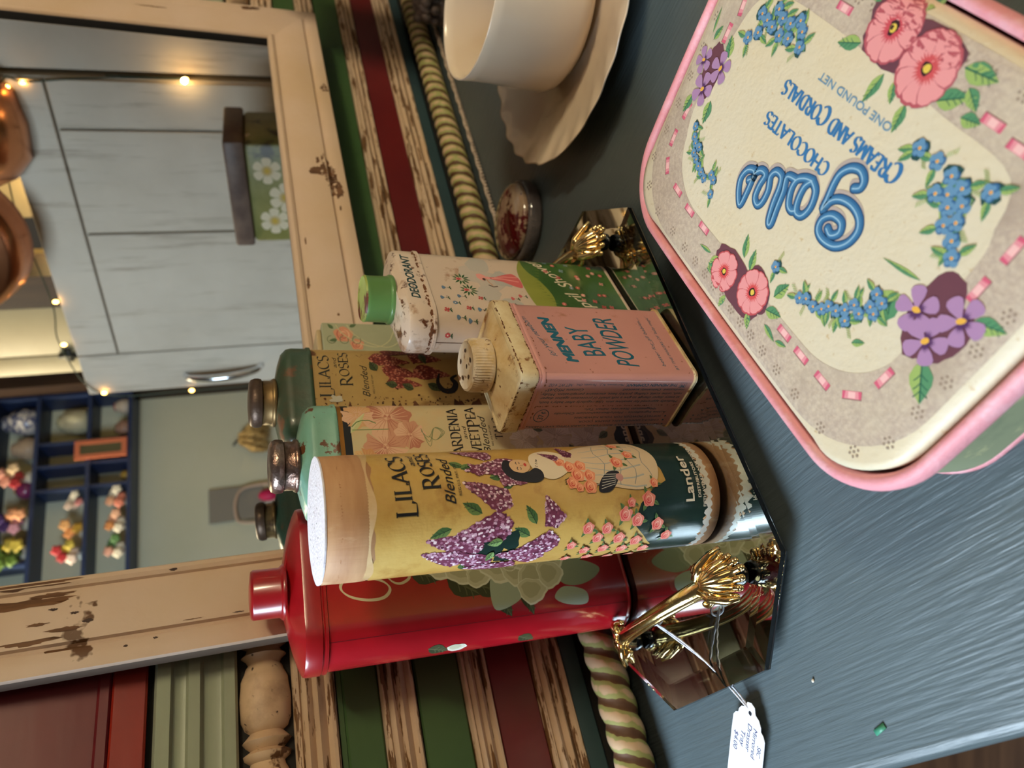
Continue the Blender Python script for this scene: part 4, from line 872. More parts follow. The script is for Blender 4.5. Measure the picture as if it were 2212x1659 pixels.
bm = nb(); lathe(bm, [(.030, 0), (.034, .0002), (.0345, .0012), (.046, .0035), (.054, .007), (.0590, .013), (.0610, .020), (.0608, .040), (.0605, .060), (.0612, .076), (.0620, .0842), (.0614, .0850), (.0600, .0838), (.0592, .076), (.0585, .060), (.0588, .040), (.0588, .022), (.0560, .014), (.050, .009), (.03, .0068), (.001, .0065)], 200, rip=flut); obj('bowl', bm, M_china, cup)
bm = nb(); hd = R_(20)
P = [(cos(hd) * r, sin(hd) * r, z_) for r, z_ in ((.056, .072), (.070, .078), (.084, .072), (.088, .056), (.080, .038), (.066, .026), (.050, .022))]
tube(bm, spline(P, 6), .0042, 12, upv=(0, 0, 1)); obj('handle', bm, M_china, cup)

# ------------------------------------------------------------------ glass trinket box, bead string, grey ornament
ptx = thing('glass_trinket_box', 'round clear glass box with a dark red and cream top beside the tray', 'trinket box', (.1490, .6000, 0))
bm = nb(); lathe(bm, [(.033, 0), (.0375, .001), (.0385, .004), (.0380, .010), (.0366, .0125), (.0345, .0135)], 72); obj('glass_base', bm, mat('smoky_clear_glass', rgb(150, 140, 136), .08, trans=.55, spots=[(rgb(110, 100, 98), 20, .4, .6)]), ptx)
bm = nb(); lathe(bm, [(.0345, .0125), (.0352, .0145), (.0335, .0175), (.027, .0205), (.017, .0225), (.008, .0232), (.0005, .0234)], 72); obj('domed_top', bm, mat('dark_red_and_cream_glass', rgb(78, 14, 16), .1, coat=.8, spots=[(rgb(148, 124, 100), 26, .48, .52), (rgb(176, 150, 124), 90, .60, .66), (rgb(70, 40, 26), 60, .62, .68)]), ptx)
bm = nb()
for i in range(230):
    s_ = i / 229; x = .0 + s_ * .60; sphere(bm, (x + .001, -.0435 - .001 * sin(i * .7) - .003 * s_, .0021 + .0 * i), .0019, (1.1, 1, 1), 7)
    if i % 2 == 0: sphere(bm, (x + .0005, -.0465 - .003 * s_, .0019), .0017, (1, 1, 1), 6)
o = tag(obj('bead_string', bm, mat('pearly_beads', rgb(196, 176, 156), .3, spots=[(rgb(150, 130, 112), 300, .45, .6)], coat=.3)), 'string of tiny pearly beads lying along the foot of the rope moulding', 'beads'); o.matrix_world = WM
gr = thing('pewter_figurine', 'grey knobbly pewter ornament behind the teacup by the wall', 'ornament', (.470, .845, 0), R_(30))
M_pew = mat('dull_pewter', rgb(134, 116, 104), .55, .35, spots=[(rgb(90, 76, 66), 60, .45, .6)])
bm = nb(); lathe(bm, [(.022, 0), (.024, .002), (.019, .006), (.012, .012), (.016, .02), (.021, .026), (.017, .034), (.008, .04), (.001, .042)], 40, rip=lambda t, r, z: .08 * cos(8 * t)); obj('base', bm, M_pew, gr)
bm = nb()
for i in range(16): a = i * 2.4; sphere(bm, (.019 * cos(a), .019 * sin(a), .010 + .0016 * i), .006, (1, 1, 1.1), 8)
obj('leaf_clusters', bm, M_pew, gr)

# ------------------------------------------------------------------ price tag on its strings
tg = thing('price_tag', 'white scalloped price tag with blue handwriting tied to the tray handle', 'price tag', (-.1740, .2875, .0))
tv = Vector((-.1690, .2965, 0))          # hole end
td = Vector((-.845, .18, 0)).normalized(); tn = Vector((-td.y, td.x, 0))
P0 = Vector((-.1690, .2960, .0)); Lz = .0012
def TG(u, v, h=0.0): p = P0 + td * u + tn * v - Vector((-.1740, .2875, 0)); lift = .0045 * (1 - u / .068); return Vector((p.x, p.y, Lz + lift + h))
out = [(0, 0), (.0012, .0028), (.004, .0036), (.0048, .0040), (.0062, .0068), (.0090, .0085), (.0112, .0088), (.0125, .0108), (.0150, .0122), (.024, .0125), (.040, .0125), (.062, .0125), (.0655, .0115), (.067, .0085)]
prof_ = out + [(a, -b) for a, b in out[::-1]][:-1]
bm = nb(); hole = [(.0062 + .0014 * cos(2 * pi * k / 10), .0012 * sin(2 * pi * k / 10)) for k in range(10)]
loft(bm, [[TG(u, v, 0) for u, v in prof_], [TG(u, v, .0003) for u, v in prof_]]); obj('card', bm, mat('white_tag_card', rgb(226, 228, 236), .7), tg, smooth=False)
ta = Art(lambda x, y, h: TG(x, y, .0003 + h), .04, 0)
ta.blob(6.2, 0, 1.25, ink(36, 40, 50), 12, .08)
PEN = ink(70, 74, 120, .6)
ta.text('S8C', 20, 7.6, 2.6, PEN, shear=.15); ta.text('Mirrored', 12.5, 3.6, 2.9, PEN, shear=.1, xs=1.15); ta.text('Drasser', 12.5, -.6, 3.0, PEN, shear=.1, xs=1.2); ta.text('Tray', 19, -5.0, 3.1, PEN, shear=.1, xs=1.2); ta.text('$4.00', 23.0, -9.8, 2.9, PEN, shear=.1, xs=1.2)
ta.build('handwriting', tg)
hk = Vector((-.1345, .3440, .0385)); base = Vector((-.1740, .2875, 0)); he = P0 + td * .0062 + Vector((0, 0, .0045))
M_str = mat('white_cotton_string', rgb(224, 222, 232), .9, bump=(2500, .6, (1, 1, 1)))
def string(a, b, sag, side_):
    P = []
    for i in range(25):
        t = i / 24; p = a.lerp(b, t); s_ = sin(pi * t); p = p + Vector((side_ * s_, side_ * .6 * s_, -sag * s_)); P.append(p - base)
    return P
bm = nb()
for k, (sg, sd) in enumerate(((.002, .004), (.012, -.006))):
    P = string(hk, he, sg, sd)
    for q in (0, pi):
        tube(bm, [p + Vector((.00045 * cos(i * 1.5 + q), .00045 * sin(i * 1.5 + q), .00035 * cos(i * 1.5 + q))) for i, p in enumerate(P)], .00048, 6)
loopP = [hk + Vector((.0045 * cos(a) * .8, .0045 * sin(a) * .0 - .0025, .0045 * sin(a) - .004)) - base for a in [2 * pi * i / 16 for i in range(17)]]
tube(bm, loopP, .0006, 6); obj('string', bm, M_str, tg)

# ------------------------------------------------------------------ chocolate box
LC = (.0835, .2223); LA = R_(45)
cb = thing('chocolate_box', 'floral cream chocolate box with a padded lid and pink rolled edges', 'box', (*LC, 0), LA)
Wl, Dl, rl, zl = .2345, .1560, .036, .045
def lidfp(W, D, r, bow=.0022, n=16):
    Q = fprint(W, D, r, n); o_ = []
    for x, y in Q: o_.append((x * (1 + bow * 2 / W * (1 - (2 * y / D) ** 2)), y * (1 + bow * 2 / D * (1 - (2 * x / W) ** 2))))
    return o_
LQ = lidfp(Wl, Dl, rl)
def lring(ins, z): return [(x * (Wl / 2 - ins) / (Wl / 2), y * (Dl / 2 - ins) / (Dl / 2), z) for x, y in LQ]
M_pk = mat('pink_rolled_paper_edge', rgb(226, 152, 158), .55, spots=[(rgb(214, 132, 132), 10, .4, .7), (rgb(230, 172, 176), 60, .5, .7), (rgb(150, 86, 70), 130, .73, .76)], bump=(500, .35, (1, 1, 1)))
M_sg = mat('sage_patterned_paper', rgb(128, 132, 100), .55, spots=[(rgb(164, 160, 118), 45, .55, .62, (1, 1, 1.5)), (rgb(110, 116, 88), 30, .5, .6)])
bm = nb(); loft(bm, [lring(.0052, 0), lring(.0035, .0015), lring(.0042, .0035)]); obj('base_edge', bm, M_pk, cb)
bm = nb(); loft(bm, [lring(.0042, .0034), lring(.0046, .033)]); obj('box_side', bm, M_sg, cb, auto=50)
bm = nb(); loft(bm, [lring(.0030, zl - .0115), lring(.0012, zl - .0105), lring(.0002, zl - .0075), lring(0, zl - .0045), lring(.0006, zl - .0018), lring(.0022, zl - .0003), lring(.0040, zl - .0006), lring(.0050, zl - .0020), lring(.0054, zl - .0060)], close_end=False, close_start=True); obj('lid_edge', bm, M_pk, cb, auto=60)
def dome(x, y):
    u = abs(2 * x / (Wl - .011)); v = abs(2 * y / (Dl - .011)); return zl - .0030 + .0040 * max(0, (1 - u ** 22)) ** .5 * max(0, (1 - v ** 22)) ** .5
M_lid = mat('aged_cream_paper', rgb(214, 200, 172), .5, spots=[(rgb(212, 192, 154), 7, .4, .7), (rgb(198, 172, 132), 260, .62, .7), (rgb(150, 116, 80), 420, .76, .79)], bump=(420, .22, (1, 1, 1)), coat=.06)
bm = nb(); N_ = 40
rings = [lring(.0064, zl - .0060)]
for k in range(N_ + 1):
    f_ = 1 - k / N_ * .98; rg = []
    for x, y, _ in lring(.0064, 0): rg.append((x * f_, y * f_, dome(x * f_, y * f_)))
    rings.append(rg)
loft(bm, rings, close_start=False); obj('lid_panel', bm, M_lid, cb)
ar = Art(lambda x, y, h: Vector((x, y, dome(x, y) + h)), .08, 2.0, .0005)
# lace border printed in taupe round the cream field
M_lace = mat('printed_lace_taupe', rgb(186, 166, 146), .5, spots=[(rgb(214, 198, 172), 34, .45, .6), (rgb(160, 138, 120), 300, .52, .6)], bump=(420, .2, (1, 1, 1)))
M_lace2 = mat('printed_lace_net', rgb(180, 160, 142), .5, spots=[(rgb(198, 180, 158), 500, .42, .62), (rgb(206, 190, 162), 12, .50, .74), (rgb(168, 148, 130), 40, .5, .75)], bump=(420, .2, (1, 1, 1)))
def rr2(W, D, r, n=9):
    return [(x * 1000, y * 1000) for x, y in lidfp(W, D, r, .0015, n)]
def band(W0_, D0_, r0, W1, D1, r1, m):
    A_ = [(x * W0_ / .2, y * D0_ / .14) for x, y in rr2(.2, .14, .04, 14)]; B_ = [(x * W1 / .2, y * D1 / .14) for x, y in rr2(.2, .14, .04, 14)]
    ar.k += ar.dl; mi = ar.mi(m); n = len(A_)
    va = [ar.bm.verts.new((*p, ar.k)) for p in A_]; vb = [ar.bm.verts.new((*p, ar.k)) for p in B_]
    for i in range(n): ar.bm.faces.new((va[i], va[(i + 1) % n], vb[(i + 1) % n], vb[i])).material_index = mi
band(.212, .136, .04, .166, .092, .04, M_lace2)
inn = [(-74, -44), (-40, -47.5), (0, -50), (30, -51.5), (62, -51), (78, -44), (84, -26), (88, 0), (86, 18), (74, 35), (56, 40), (16, 38.5), (-20, 37), (-44, 39), (-60, 41.5), (-72, 37), (-80, 20), (-83, 0), (-82, -22)]
ar.k = .12; ar.poly([(p.x, p.y) for p in spline([(a, b, 0) for a, b in inn], 5, True)], M_lid)
HL = ink(150, 130, 112)
for k in range(46):                                  # little groups of eyelets in the lace
    a = 2 * pi * k / 46; x, y = 105 * cos(a) if abs(cos(a)) < .88 else math.copysign(103, cos(a)), 0
    u = abs(cos(a)) / .103; v = abs(sin(a)) / .064; s_ = 1 / max(u, v); x, y = cos(a) * s_ * 1000, sin(a) * s_ * 1000
    if abs(x) > 86 and abs(y) > 48: x *= .93; y *= .93
    for (dx, dy) in ((0, 0), (2, 0), (1, 1.7), (-1, 1.7), (3, 1.7), (0, 3.4), (2, 3.4)):
        ar.k = .13; ar.blob(x + dx - 1, y + dy - 1.5, .62, HL, 6, .2)
PR, PR2 = ink(222, 142, 148), ink(206, 92, 116)
dashes = [(87, -39, 100), (89, -26, 92), (92.5, 13.8, 85), (93.5, 29, 95), (88, 42, 130), (71, 46.5, 175), (55, 48.5, 178), (39, 48.5, 180), (-37.5, 50, 180), (-51, 50.4, 180), (-66, 50, 180), (-80, 44, 220), (-85.5, 29.6, 265), (-90, -14, 270), (-90, -29, 270), (27, -58.5, 0), (44, -59, 0), (60, -58.5, 0), (74, -54, 20), (-57, -53.5, 0), (-70, -51.5, 0)]
for (x, y, a) in dashes:
    ar.k = .15
    a = R_(a); c_, s_ = cos(a), sin(a); Q = lambda u, v: (x + u * c_ - v * s_, y + u * s_ + v * c_)
    ar.poly([Q(-4.4, -1.9), Q(4.6, -1.9), Q(4.6, 1.5), Q(-4.4, 1.5)], ink(140, 104, 96)); ar.poly([Q(-4.4, -1.5), Q(4.4, -1.5), Q(4.4, 1.5), Q(-4.4, 1.5)], PR)
    for e_ in (-1, 1): ar.poly([Q(e_ * 4.4, -1.5), Q(e_ * 4.4, 1.5), Q(e_ * 2.9, 1.5), Q(e_ * 3.3, -1.5)], PR2)
    ar.poly([Q(-1.6, -1.2), Q(1.6, -1.2), Q(1.6, 1.2), Q(-1.6, 1.2)], ink(236, 184, 178))
MA = ink(104, 62, 72); G1, G2, G3, GD = ink(150, 172, 96), ink(84, 136, 96), ink(44, 92, 72), ink(30, 66, 54)
LK = [.19]
def lfl(x, y, L, wd, a, own=True):
    if own: LK[0] += .0025; ar.k = LK[0]
    ar.leaf(x, y, L, wd, R_(a), G1, G2, G3)
def backs(pts):
    ar.k = .165
    for (x, y, r, sx, a) in pts: ar.blob(x, y, r, MA, 26, .05, sx, R_(a))
backs([(2, 53, 9, 2.4, -12), (-12, 47, 7, 1.6, -30), (-12, -59, 9, 2.6, 12), (5, -64, 6, 1.5, 0), (-84, 2, 9, 1.8, 100), (-92, 4, 7, 1.7, 80), (88, -8, 7, 1.9, 100)])
for q in ((20, 52, 9, 5, 70), (15, 58, 9, 4, 20), (24, 58, 7, 2.5, 150), (-22, 43, 10, 6, 250), (-22, 50, 10, 5.5, 200), (-14, 58, 8, 4, 130), (3, 62, 8, 3.4, 80), (-2, 44, 10, 4.5, 290), (5, 42, 11, 4.5, 300), (-26, 55, 10, 3, 170), (-36, 56, 7, 2.5, 200), (26, 54, 10, 2.0, 10),
          (10, -52, 12, 5.5, 20), (-8, -48, 12, 5, 80), (-14, -48, 8, 4, 120), (-34, -50, 12, 7, 210), (-36, -62, 14, 7, 185), (-8, -70, 12, 4.5, -95), (12, -66, 10, 4, -20), (-42, -58, 9, 5, 150), (-24, -44, 10, 5, 100), (-46, -50, 8, 5, 190),
          (-70, 4, 16, 11, 70), (-92, 15, 15, 9, 130), (-96, -6, 11, 6, 200), (-72, -4, 18, 2.0, 10),
          (80, -18, 10, 6, 300), (97, -20, 8, 4, 250), (78, 2, 11, 6.5, 100), (94, 6, 10, 6, 80), (100, -22, 12, 2, 280), (-54, 28, 6, 3, 120), (-66, 30, 6, 3, 220)): lfl(*q)
F1, F2, F3 = ink(226, 148, 146), ink(206, 76, 76), ink(232, 176, 164)
YC, DKC = ink(222, 190, 80), ink(54, 30, 34)
ar.k = .34
ar.daisy(11.7, 54.5, 9.2, F1, F2, YC, DKC, 6, .3, .03, ink(190, 80, 84)); ar.daisy(-10.4, 49.7, 9.8, F3 if 0 else F1, F2, YC, DKC, 7, .1, .03, ink(190, 80, 84))
ar.k = .34; ar.daisy(-.2, -61.1, 11.5, F1, ink(196, 74, 84), YC, DKC, 7, .5, .04, ink(176, 84, 92)); ar.daisy(-23.3, -56.3, 12.0, F1, ink(200, 80, 82), YC, DKC, 8, .2, .04, ink(176, 84, 92))
VI, VI2 = ink(168, 128, 164), ink(84, 50, 92)
for (x, y, r, a) in ((-78, 4, 8.5, .3), (-88, 9.5, 8.5, 1.1), (-93, -3.5, 8.5, .8), (97.4, -10.1, 6.5, .4), (82, -12.2, 7.5, 1.2), (88.4, 0.6, 8, .9)):
    for k in range(5): ar.petal(x, y, r, r * .72, a + k * 1.257, VI, VI2 if k in (1, 2, 3) else None)
    ar.blob(x, y, r * .13, ink(226, 170, 70), 8, .1, 1.6, a)
BL, BL2, BLD = ink(98, 138, 168), ink(56, 98, 138), ink(40, 74, 72)
def forget(x, y, r):
    a = random.uniform(0, 1)
    for k in range(5):
        cx, cy = x + r * .56 * cos(a + k * 1.257), y + r * .56 * sin(a + k * 1.257)
        ar.blob(cx, cy, r * .50, BL2 if k % 2 else BL, 9, .06); ar.blob(cx + .2, cy + .2, r * .30, BL, 8, .06)
    ar.blob(x, y, r * .22, ink(232, 190, 90), 7, .1); ar.blob(x + .1, y, r * .12, ink(214, 80, 60), 6, .1)
def spray(pts, r=2.7):
    ar.k = .34
    for i, (x, y) in enumerate(pts):
        if i % 2 == 0: ar.blob(x, y, r * 1.15, BLD, 12, .3)
    for (x, y) in pts:
        for k in range(2): a = random.uniform(0, 360); lfl(x + r * .7 * cos(R_(a)), y + r * .7 * sin(R_(a)), r * 2.2, r * .95, a, False)
        a = random.uniform(0, 6.28)
        for k in range(5): ar.ribbon([(x + (r + k * .9) * cos(a), y + (r + k * .9) * sin(a)), (x + (r + k * .9) * cos(a) + .9 * cos(a + 1), y + (r + k * .9) * sin(a) + .9 * sin(a + 1)), (x + (r + k * .9) * cos(a) + 1.9 * cos(a + 1), y + (r + k * .9) * sin(a) + 1.9 * sin(a + 1))], .28, G1)
    for (x, y) in pts: forget(x, y, r)
spray([(68, -34), (66, -40), (61, -39), (57, -44), (62, -46), (51, -44), (46, -47), (54, -38), (48, -39), (42, -44), (71, -41), (73, -30), (39, -39)], 3.0)
spray([(80, 16), (77, 20), (74, 22), (72, 26), (68, 27.5), (64, 29), (60, 30), (56, 31), (70, 22), (52, 27), (49, 28), (46, 34)], 2.3)
spray([(-14, 33), (-42, 32), (-46, 30), (-48, 27), (-52, 26), (-55, 23), (-58, 26), (-57, 19), (-61, 20), (-63, 15), (-62, 10), (-66, 16), (-66, 11), (-34, 34), (-37, 32)], 2.6)
spray([(-40, -36), (-49, -36), (-57, -35), (-60, -30), (-63, -34), (-63, -27), (-67, -30), (-66, -22), (-69, -25), (-72, -20), (-72, -38), (-76, -16), (-56, -28)], 3.1)
ar.k = .20; BT = ink(52, 110, 158)
ar.serif('CHOCOLATES', -9.6, -12.6, 5.3, BT, 47, wt=.30); ar.serif('CREAMS AND CORDIALS', -39.5, -26.8, 5.6, BT, 76, big=(0, 11), wt=.28)
ar.text('ONE POUND NET', -24.5, -36.8, 3.0, ink(98, 138, 164), width=45, bold=.12)
gs = [[(-25.6, -12.0), (-28.1, -13.8), (-27.4, -16.6), (-23.6, -18.3), (-19.1, -16.8), (-16.2, -13.0), (-16.1, -8.6), (-17.5, -2.6), (-18.4, 1.9), (-19.6, -2.8), (-23.4, -5.9), (-29.5, -7.0), (-35.3, -5.5), (-38.6, -1.7), (-37.9, 4.1), (-33.5, 8.8), (-26.7, 10.2), (-22.1, 8.6), (-21.0, 4.5), (-24.3, 0.8), (-29.7, 0.4), (-31.8, 3.6), (-29.1, 6.6), (-25.8, 5.7)],
 [(-6.3, -3.5), (-10.3, -1.3), (-12.4, 4.4), (-11.0, 9.3), (-7.2, 10.1), (-4.6, 6.1), (-3.8, 0.2), (-6.0, -3.8)], [(-6.0, -3.8), (-1.7, -2.5), (1.8, 0.4), (1.7, 5.1), (-1.1, 9.9), (-4.3, 11.1), (-6.8, 9.6)],
 [(1.8, 0.4), (7.4, 2.1), (5.0, 7.9), (3.3, 15.1), (1.6, 21.7), (3.8, 21.4), (6.6, 14.7), (8.3, 7.4), (10.5, 3.8), (14.6, 3.8), (16.2, 7.1), (13.4, 12.1), (12.9, 17.7), (14.8, 20.2), (18.4, 18.5), (19.6, 13.3), (19.5, 8.2), (23.3, 8.1), (25.6, 11.7), (24.6, 18.8), (24.4, 26.2), (29.4, 22.6), (32.4, 17.3), (31.1, 12.3), (27.0, 10.4), (25.3, 12.8), (27.4, 15.3)]]
strokes = [[(p.x, p.y) for p in spline([(a, b, 0) for a, b in g_], 7)] for g_ in gs]
for (dx, dy, wd, m) in ((1.0, -1.0, 4.3, ink(176, 160, 150)), (0, 0, 4.2, ink(24, 58, 94)), (0, 0, 3.4, ink(48, 98, 140)), (.25, .25, 2.0, ink(68, 120, 158)), (.5, .5, .55, ink(150, 184, 204))):
    for st in strokes:
        ar.ribbon([(x + dx, y + dy) for x, y in st], wd, m)
        for (x, y) in (st[0], st[-1]): ar.poly([(x + dx + wd / 2 * cos(2 * pi * k / 14), y + dy + wd / 2 * sin(2 * pi * k / 14)) for k in range(14)], m)
ar.build('printed_lid_art', cb, 2.5)

# ------------------------------------------------------------------ the room behind the camera, seen in the mirror
def M2(o_, az): return Matrix.Translation(o_) @ Matrix.Rotation(az, 4, 'Z')
_before = set(bpy.data.objects)
M_wp = mat('white_crackled_boards', rgb(208, 196, 178), .55, spots=[(rgb(190, 178, 160), 5, .35, .7), (rgb(172, 158, 140), 60, .56, .66, (1, 1, .075)), (rgb(186, 174, 156), 34, .58, .66, (1, 1, .1))], bump=(40, 1.0, (1, 1, .06)))
wc = thing('white_cupboard', 'white crackle painted board cupboard with a chrome bow handle reflected in the mirror', 'cupboard', (.966, .231, 0), R_(-71))
bm = nb(); box(bm, -.585, 0, .006, .36, .0005, .60); obj('carcass', bm, M_wp, wc, smooth=False)
def board(nm, x0, x1, z0, z1, y=-.004):
    bm = nb(); box(bm, x0, x1, y, .006, z0, z1, bev=.0015); return obj(nm, bm, M_wp, wc, smooth=False)
board('stile', -.088, -.0, 0.002, .60); board('rail', -.583, -.091, .533, .60); board('plank', -.333, -.091, 0.002, .529); board('plank', -.508, -.338, 0.002, .529); board('stile', -.583, -.513, 0.002, .529)
bm = nb(); tube(bm, spline([(-.032, -.004, .425), (-.034, -.020, .415), (-.036, -.030, .385), (-.038, -.033, .352), (-.040, -.030, .320), (-.042, -.020, .290), (-.043, -.004, .28)], 6), [.003] + [.0045 + .0035 * sin(pi * i / 35) for i in range(35)] + [.003], 12); obj('handle', bm, mat('chrome', (.8, .82, .86, 1), .12, 1.0), wc)
wb = thing('white_board_door', 'white painted board door beyond the glowing gap beside the cupboard', 'door panel', (.966, .231, 0), R_(-71))
bm = nb(); box(bm, -1.25, -.592, .02, .06, .0005, 1.2); obj('door_panel', bm, M_wp, wb, smooth=False)
bm = nb(); box(bm, -1.25, -.66, .008, .02, .66, .72); obj('cross_rail', bm, M_wp, wb, smooth=False)
M_bulb = mat('warm_fairy_bulb', rgb(255, 214, 140), .4, emit=(rgb(255, 190, 96), 26.0))
sl = thing('fairy_lights', 'string of tiny warm fairy lights draped along the white cupboard edge', 'string lights', (.966, .231, 0), R_(-71))
BP = [(-.588, .002, .338), (-.579, -.008, .557), (-.572, -.010, .579), (-.40, -.010, .612), (-.212, -.010, .604), (-.122, -.010, .613), (-.006, -.010, .572), (.008, -.006, .418), (.009, -.004, .30)]
bm = nb(); tube(bm, spline([(-.588, .010, .45), (-.588, .004, .338), (-.586, .004, .45), (-.580, -.010, .55)] + [(a, b, c + .006) for a, b, c in BP[2:]], 8), .0012, 5); obj('wire', bm, ink(40, 56, 40), sl)
for i, b in enumerate(BP):
    if i in (3, 8): continue
    bm = nb(); sphere(bm, b, .0032, (1, 1, 1.4), 10); obj('bulb', bm, M_bulb, sl)
lp = bpy.data.lights.new('fairy_glow', 'POINT'); lp.energy = .10; lp.color = (1, .66, .28); lp.shadow_soft_size = .004
lo = bpy.data.objects.new('fairy_glow', lp); COL.objects.link(lo); lo.location = M2((.966, .231, 0), R_(-71)) @ Vector((-.590, -.014, .338))
# alcove, posts and cream cupboard beyond
AM = ((1.404, .492, 0), R_(-71))
def rthing(name, label, cat, fr, group=None):
    o = thing(name, label, cat, fr[0], fr[1], group); return o
M_dkw = mat('dark_brown_beam', rgb(46, 32, 24), .5, spots=[(rgb(66, 46, 32), 12, .4, .7, (6, 6, .5))])
M_pcream = mat('pale_cream_paint', rgb(172, 158, 122), .5, spots=[(rgb(162, 146, 110), 4, .4, .7)])
def sbox(name, fr, x0, x1, y0, y1, z0, z1, m):
    bm = nb(); box(bm, x0, x1, y0, y1, z0, z1); o = struct(obj(name, bm, m, None, smooth=False)); o.matrix_world = M2(*fr); return o
sbox('wall_alcove', AM, -.60, .10, .30, .34, -.70, 1.6, M_pcream)
sbox('trim_16', AM, .105, .19, -.02, .10, -.70, 1.6, M_dkw)
sbox('trim_17', AM, -.6, .105, .02, .30, .60, .64, M_pcream)
la = bpy.data.lights.new('alcove_lamp', 'POINT'); la.energy = 2.6; la.color = (1, .68, .30); la.shadow_soft_size = .03
lo = bpy.data.objects.new('alcove_lamp', la); COL.objects.link(lo); lo.location = M2(*AM) @ Vector((-.02, .20, .78))
cc_ = rthing('cream_cupboard', 'pale cream cupboard with a small black latch seen between two dark beams', 'cupboard', AM)
bm = nb(); box(bm, .192, .398, .0, .3, -.70, 1.5); obj('carcass', bm, M_pcream, cc_, smooth=False)
bm = nb(); box(bm, .196, .335, -.012, 0, -.65, 1.45, bev=.002); obj('door_leaf', bm, M_pcream, cc_, auto=30)
bm = nb(); box(bm, .339, .394, -.012, 0, -.65, 1.45, bev=.002); obj('door_leaf', bm, M_pcream, cc_, auto=30)
bm = nb(); box(bm, .318, .356, -.017, -.012, .765, .782); box(bm, .331, .341, -.024, -.012, .752, .795); obj('latch', bm, ink(40, 38, 30), cc_)
WF = ((2.012, -.370, 0), R_(-134))
M_pale = mat('pale_green_plaster', rgb(222, 220, 194), .7, spots=[(rgb(214, 212, 182), 2, .4, .7)])
sbox('wall_right', WF, -.60, 2.2, .09, .13, -.70, 2.0, M_pale)
sbox('trim_18', WF, -.385, -.285, -.08, .09, -.70, 2.0, M_dkw)
# blue display shelf
M_blue = mat('navy_blue_paint', rgb(38, 54, 92), .45, spots=[(rgb(30, 44, 78), 6, .4, .7)])
sh = rthing('display_shelf', 'navy blue wall shelf with cubby holes full of small ornaments', 'shelf', WF)
for z in (.790, .918, 1.076, 1.204, 1.40): bm = nb(); box(bm, -.28, .62, -.02, .09, z, z + .013); obj('shelf_board', bm, M_blue, sh, smooth=False)
for x in (-.28, .61): bm = nb(); box(bm, x, x + .012, -.02, .09, .79, 1.413); obj('side_panel', bm, M_blue, sh, smooth=False)
for (x, z0, z1) in ((-.10, .803, 1.076), (-.018, .803, 1.076), (.066, .803, 1.076), (.30, 1.089, 1.40)): bm = nb(); box(bm, x, x + .010, -.018, .09, z0, z1); obj('divider', bm, M_blue, sh, smooth=False)
def orn(name, label, cat, x, z, build, cols):
    t = thing(name, label, cat, M2(*WF) @ Vector((x, .03, z + .0131)), R_(-134), 'flower ornaments on the navy shelf' if name == 'flower_ornament' else None); build(t, cols); return t
def jar(r, h, lid=True):
    def f(t, c):
        bm = nb(); lathe(bm, [(r * .6, 0), (r * .9, h * .12), (r, h * .4), (r * .8, h * .7), (r * .55, h * .82), (r * .6, h * .86)], 20); obj('jar_body', bm, c[0], t)
        bm = nb(); lathe(bm, [(r * .62, h * .86), (r * .5, h * .93), (r * .12, h * .96), (r * .14, h)], 16); obj('jar_lid', bm, c[1], t)
    return f
def blooms(r, n, h):
    def f(t, c):
        bm = nb(); lathe(bm, [(r * .4, 0), (r * .55, h * .2), (r * .35, h * .4)], 14); obj('stand', bm, c[-1], t)
        for i in range(n):
            a = i * 2.4; q = r * (.25 + .55 * (i / n)); bm = nb(); lathe(bm, [(.002, 0), (r * .34, r * .1), (r * .38, r * .2), (r * .2, r * .24), (.001, r * .2)], 20, rip=lambda tt, r_, z: .18 * cos(5 * tt)); o = obj('bloom', bm, c[i % (len(c) - 1)], t); o.location = (q * cos(a), -.02 - .004 * i, h * .45 + q * sin(a) * .9 + r * .3); o.rotation_euler = (R_(80), 0, 0)
    return f
def bauble(r):
    def f(t, c):
        bm = nb(); sphere(bm, (0, 0, r), r, (1, 1, 1), 20); obj('ball', bm, c[0], t); bm = nb(); lathe(bm, [(r * .2, r * 1.95), (r * .2, r * 2.15), (r * .05, r * 2.2)], 12); obj('finial', bm, c[1], t)
    return f
W_ = ink(222, 214, 196); GYB = ink(150, 156, 176); ORG = ink(222, 150, 92); PKO = ink(214, 130, 110); PUR = ink(120, 52, 96); GRN = ink(76, 100, 40); YEL = ink(206, 186, 84); REDO = ink(170, 50, 56); GLD = ink(190, 150, 60)
M_bw = mat('blue_and_white_china', rgb(210, 206, 204), .2, spots=[(rgb(60, 72, 116), 60, .48, .54)], coat=.4)
orn('ginger_jar', 'blue and white patterned china jar in the navy shelf next to the dark beam', 'jar', -.205, 1.076, jar(.048, .12), (M_bw, M_bw))
orn('ginger_jar', 'small plain beige jar beside the blue and white patterned jar', 'jar', -.105, 1.076, jar(.038, .085), (ink(186, 164, 142), ink(170, 140, 120)))
orn('glass_bauble', 'shiny purple bauble standing on the upper navy shelf', 'bauble', .045, 1.076, bauble(.030), (mat('purple_glass', rgb(126, 50, 100), .15, coat=.6), GLD))
orn('flower_ornament', 'pink and cream flower ornament above the purple bauble on the navy shelf', 'ornament', .005, 1.076, blooms(.05, 7, .10), (ink(226, 160, 140), ink(230, 200, 160), REDO, W_))
orn('flower_ornament', 'purple and peach flower ornament in the middle of the upper navy shelf', 'ornament', .16, 1.076, blooms(.05, 8, .08), (ink(60, 40, 90), ink(222, 160, 120), ink(190, 140, 160), W_))
orn('flower_ornament', 'green and yellow leafy ornament near the frame on the upper navy shelf', 'ornament', .262, 1.076, blooms(.055, 9, .08), (GRN, YEL, ink(90, 116, 50), W_))
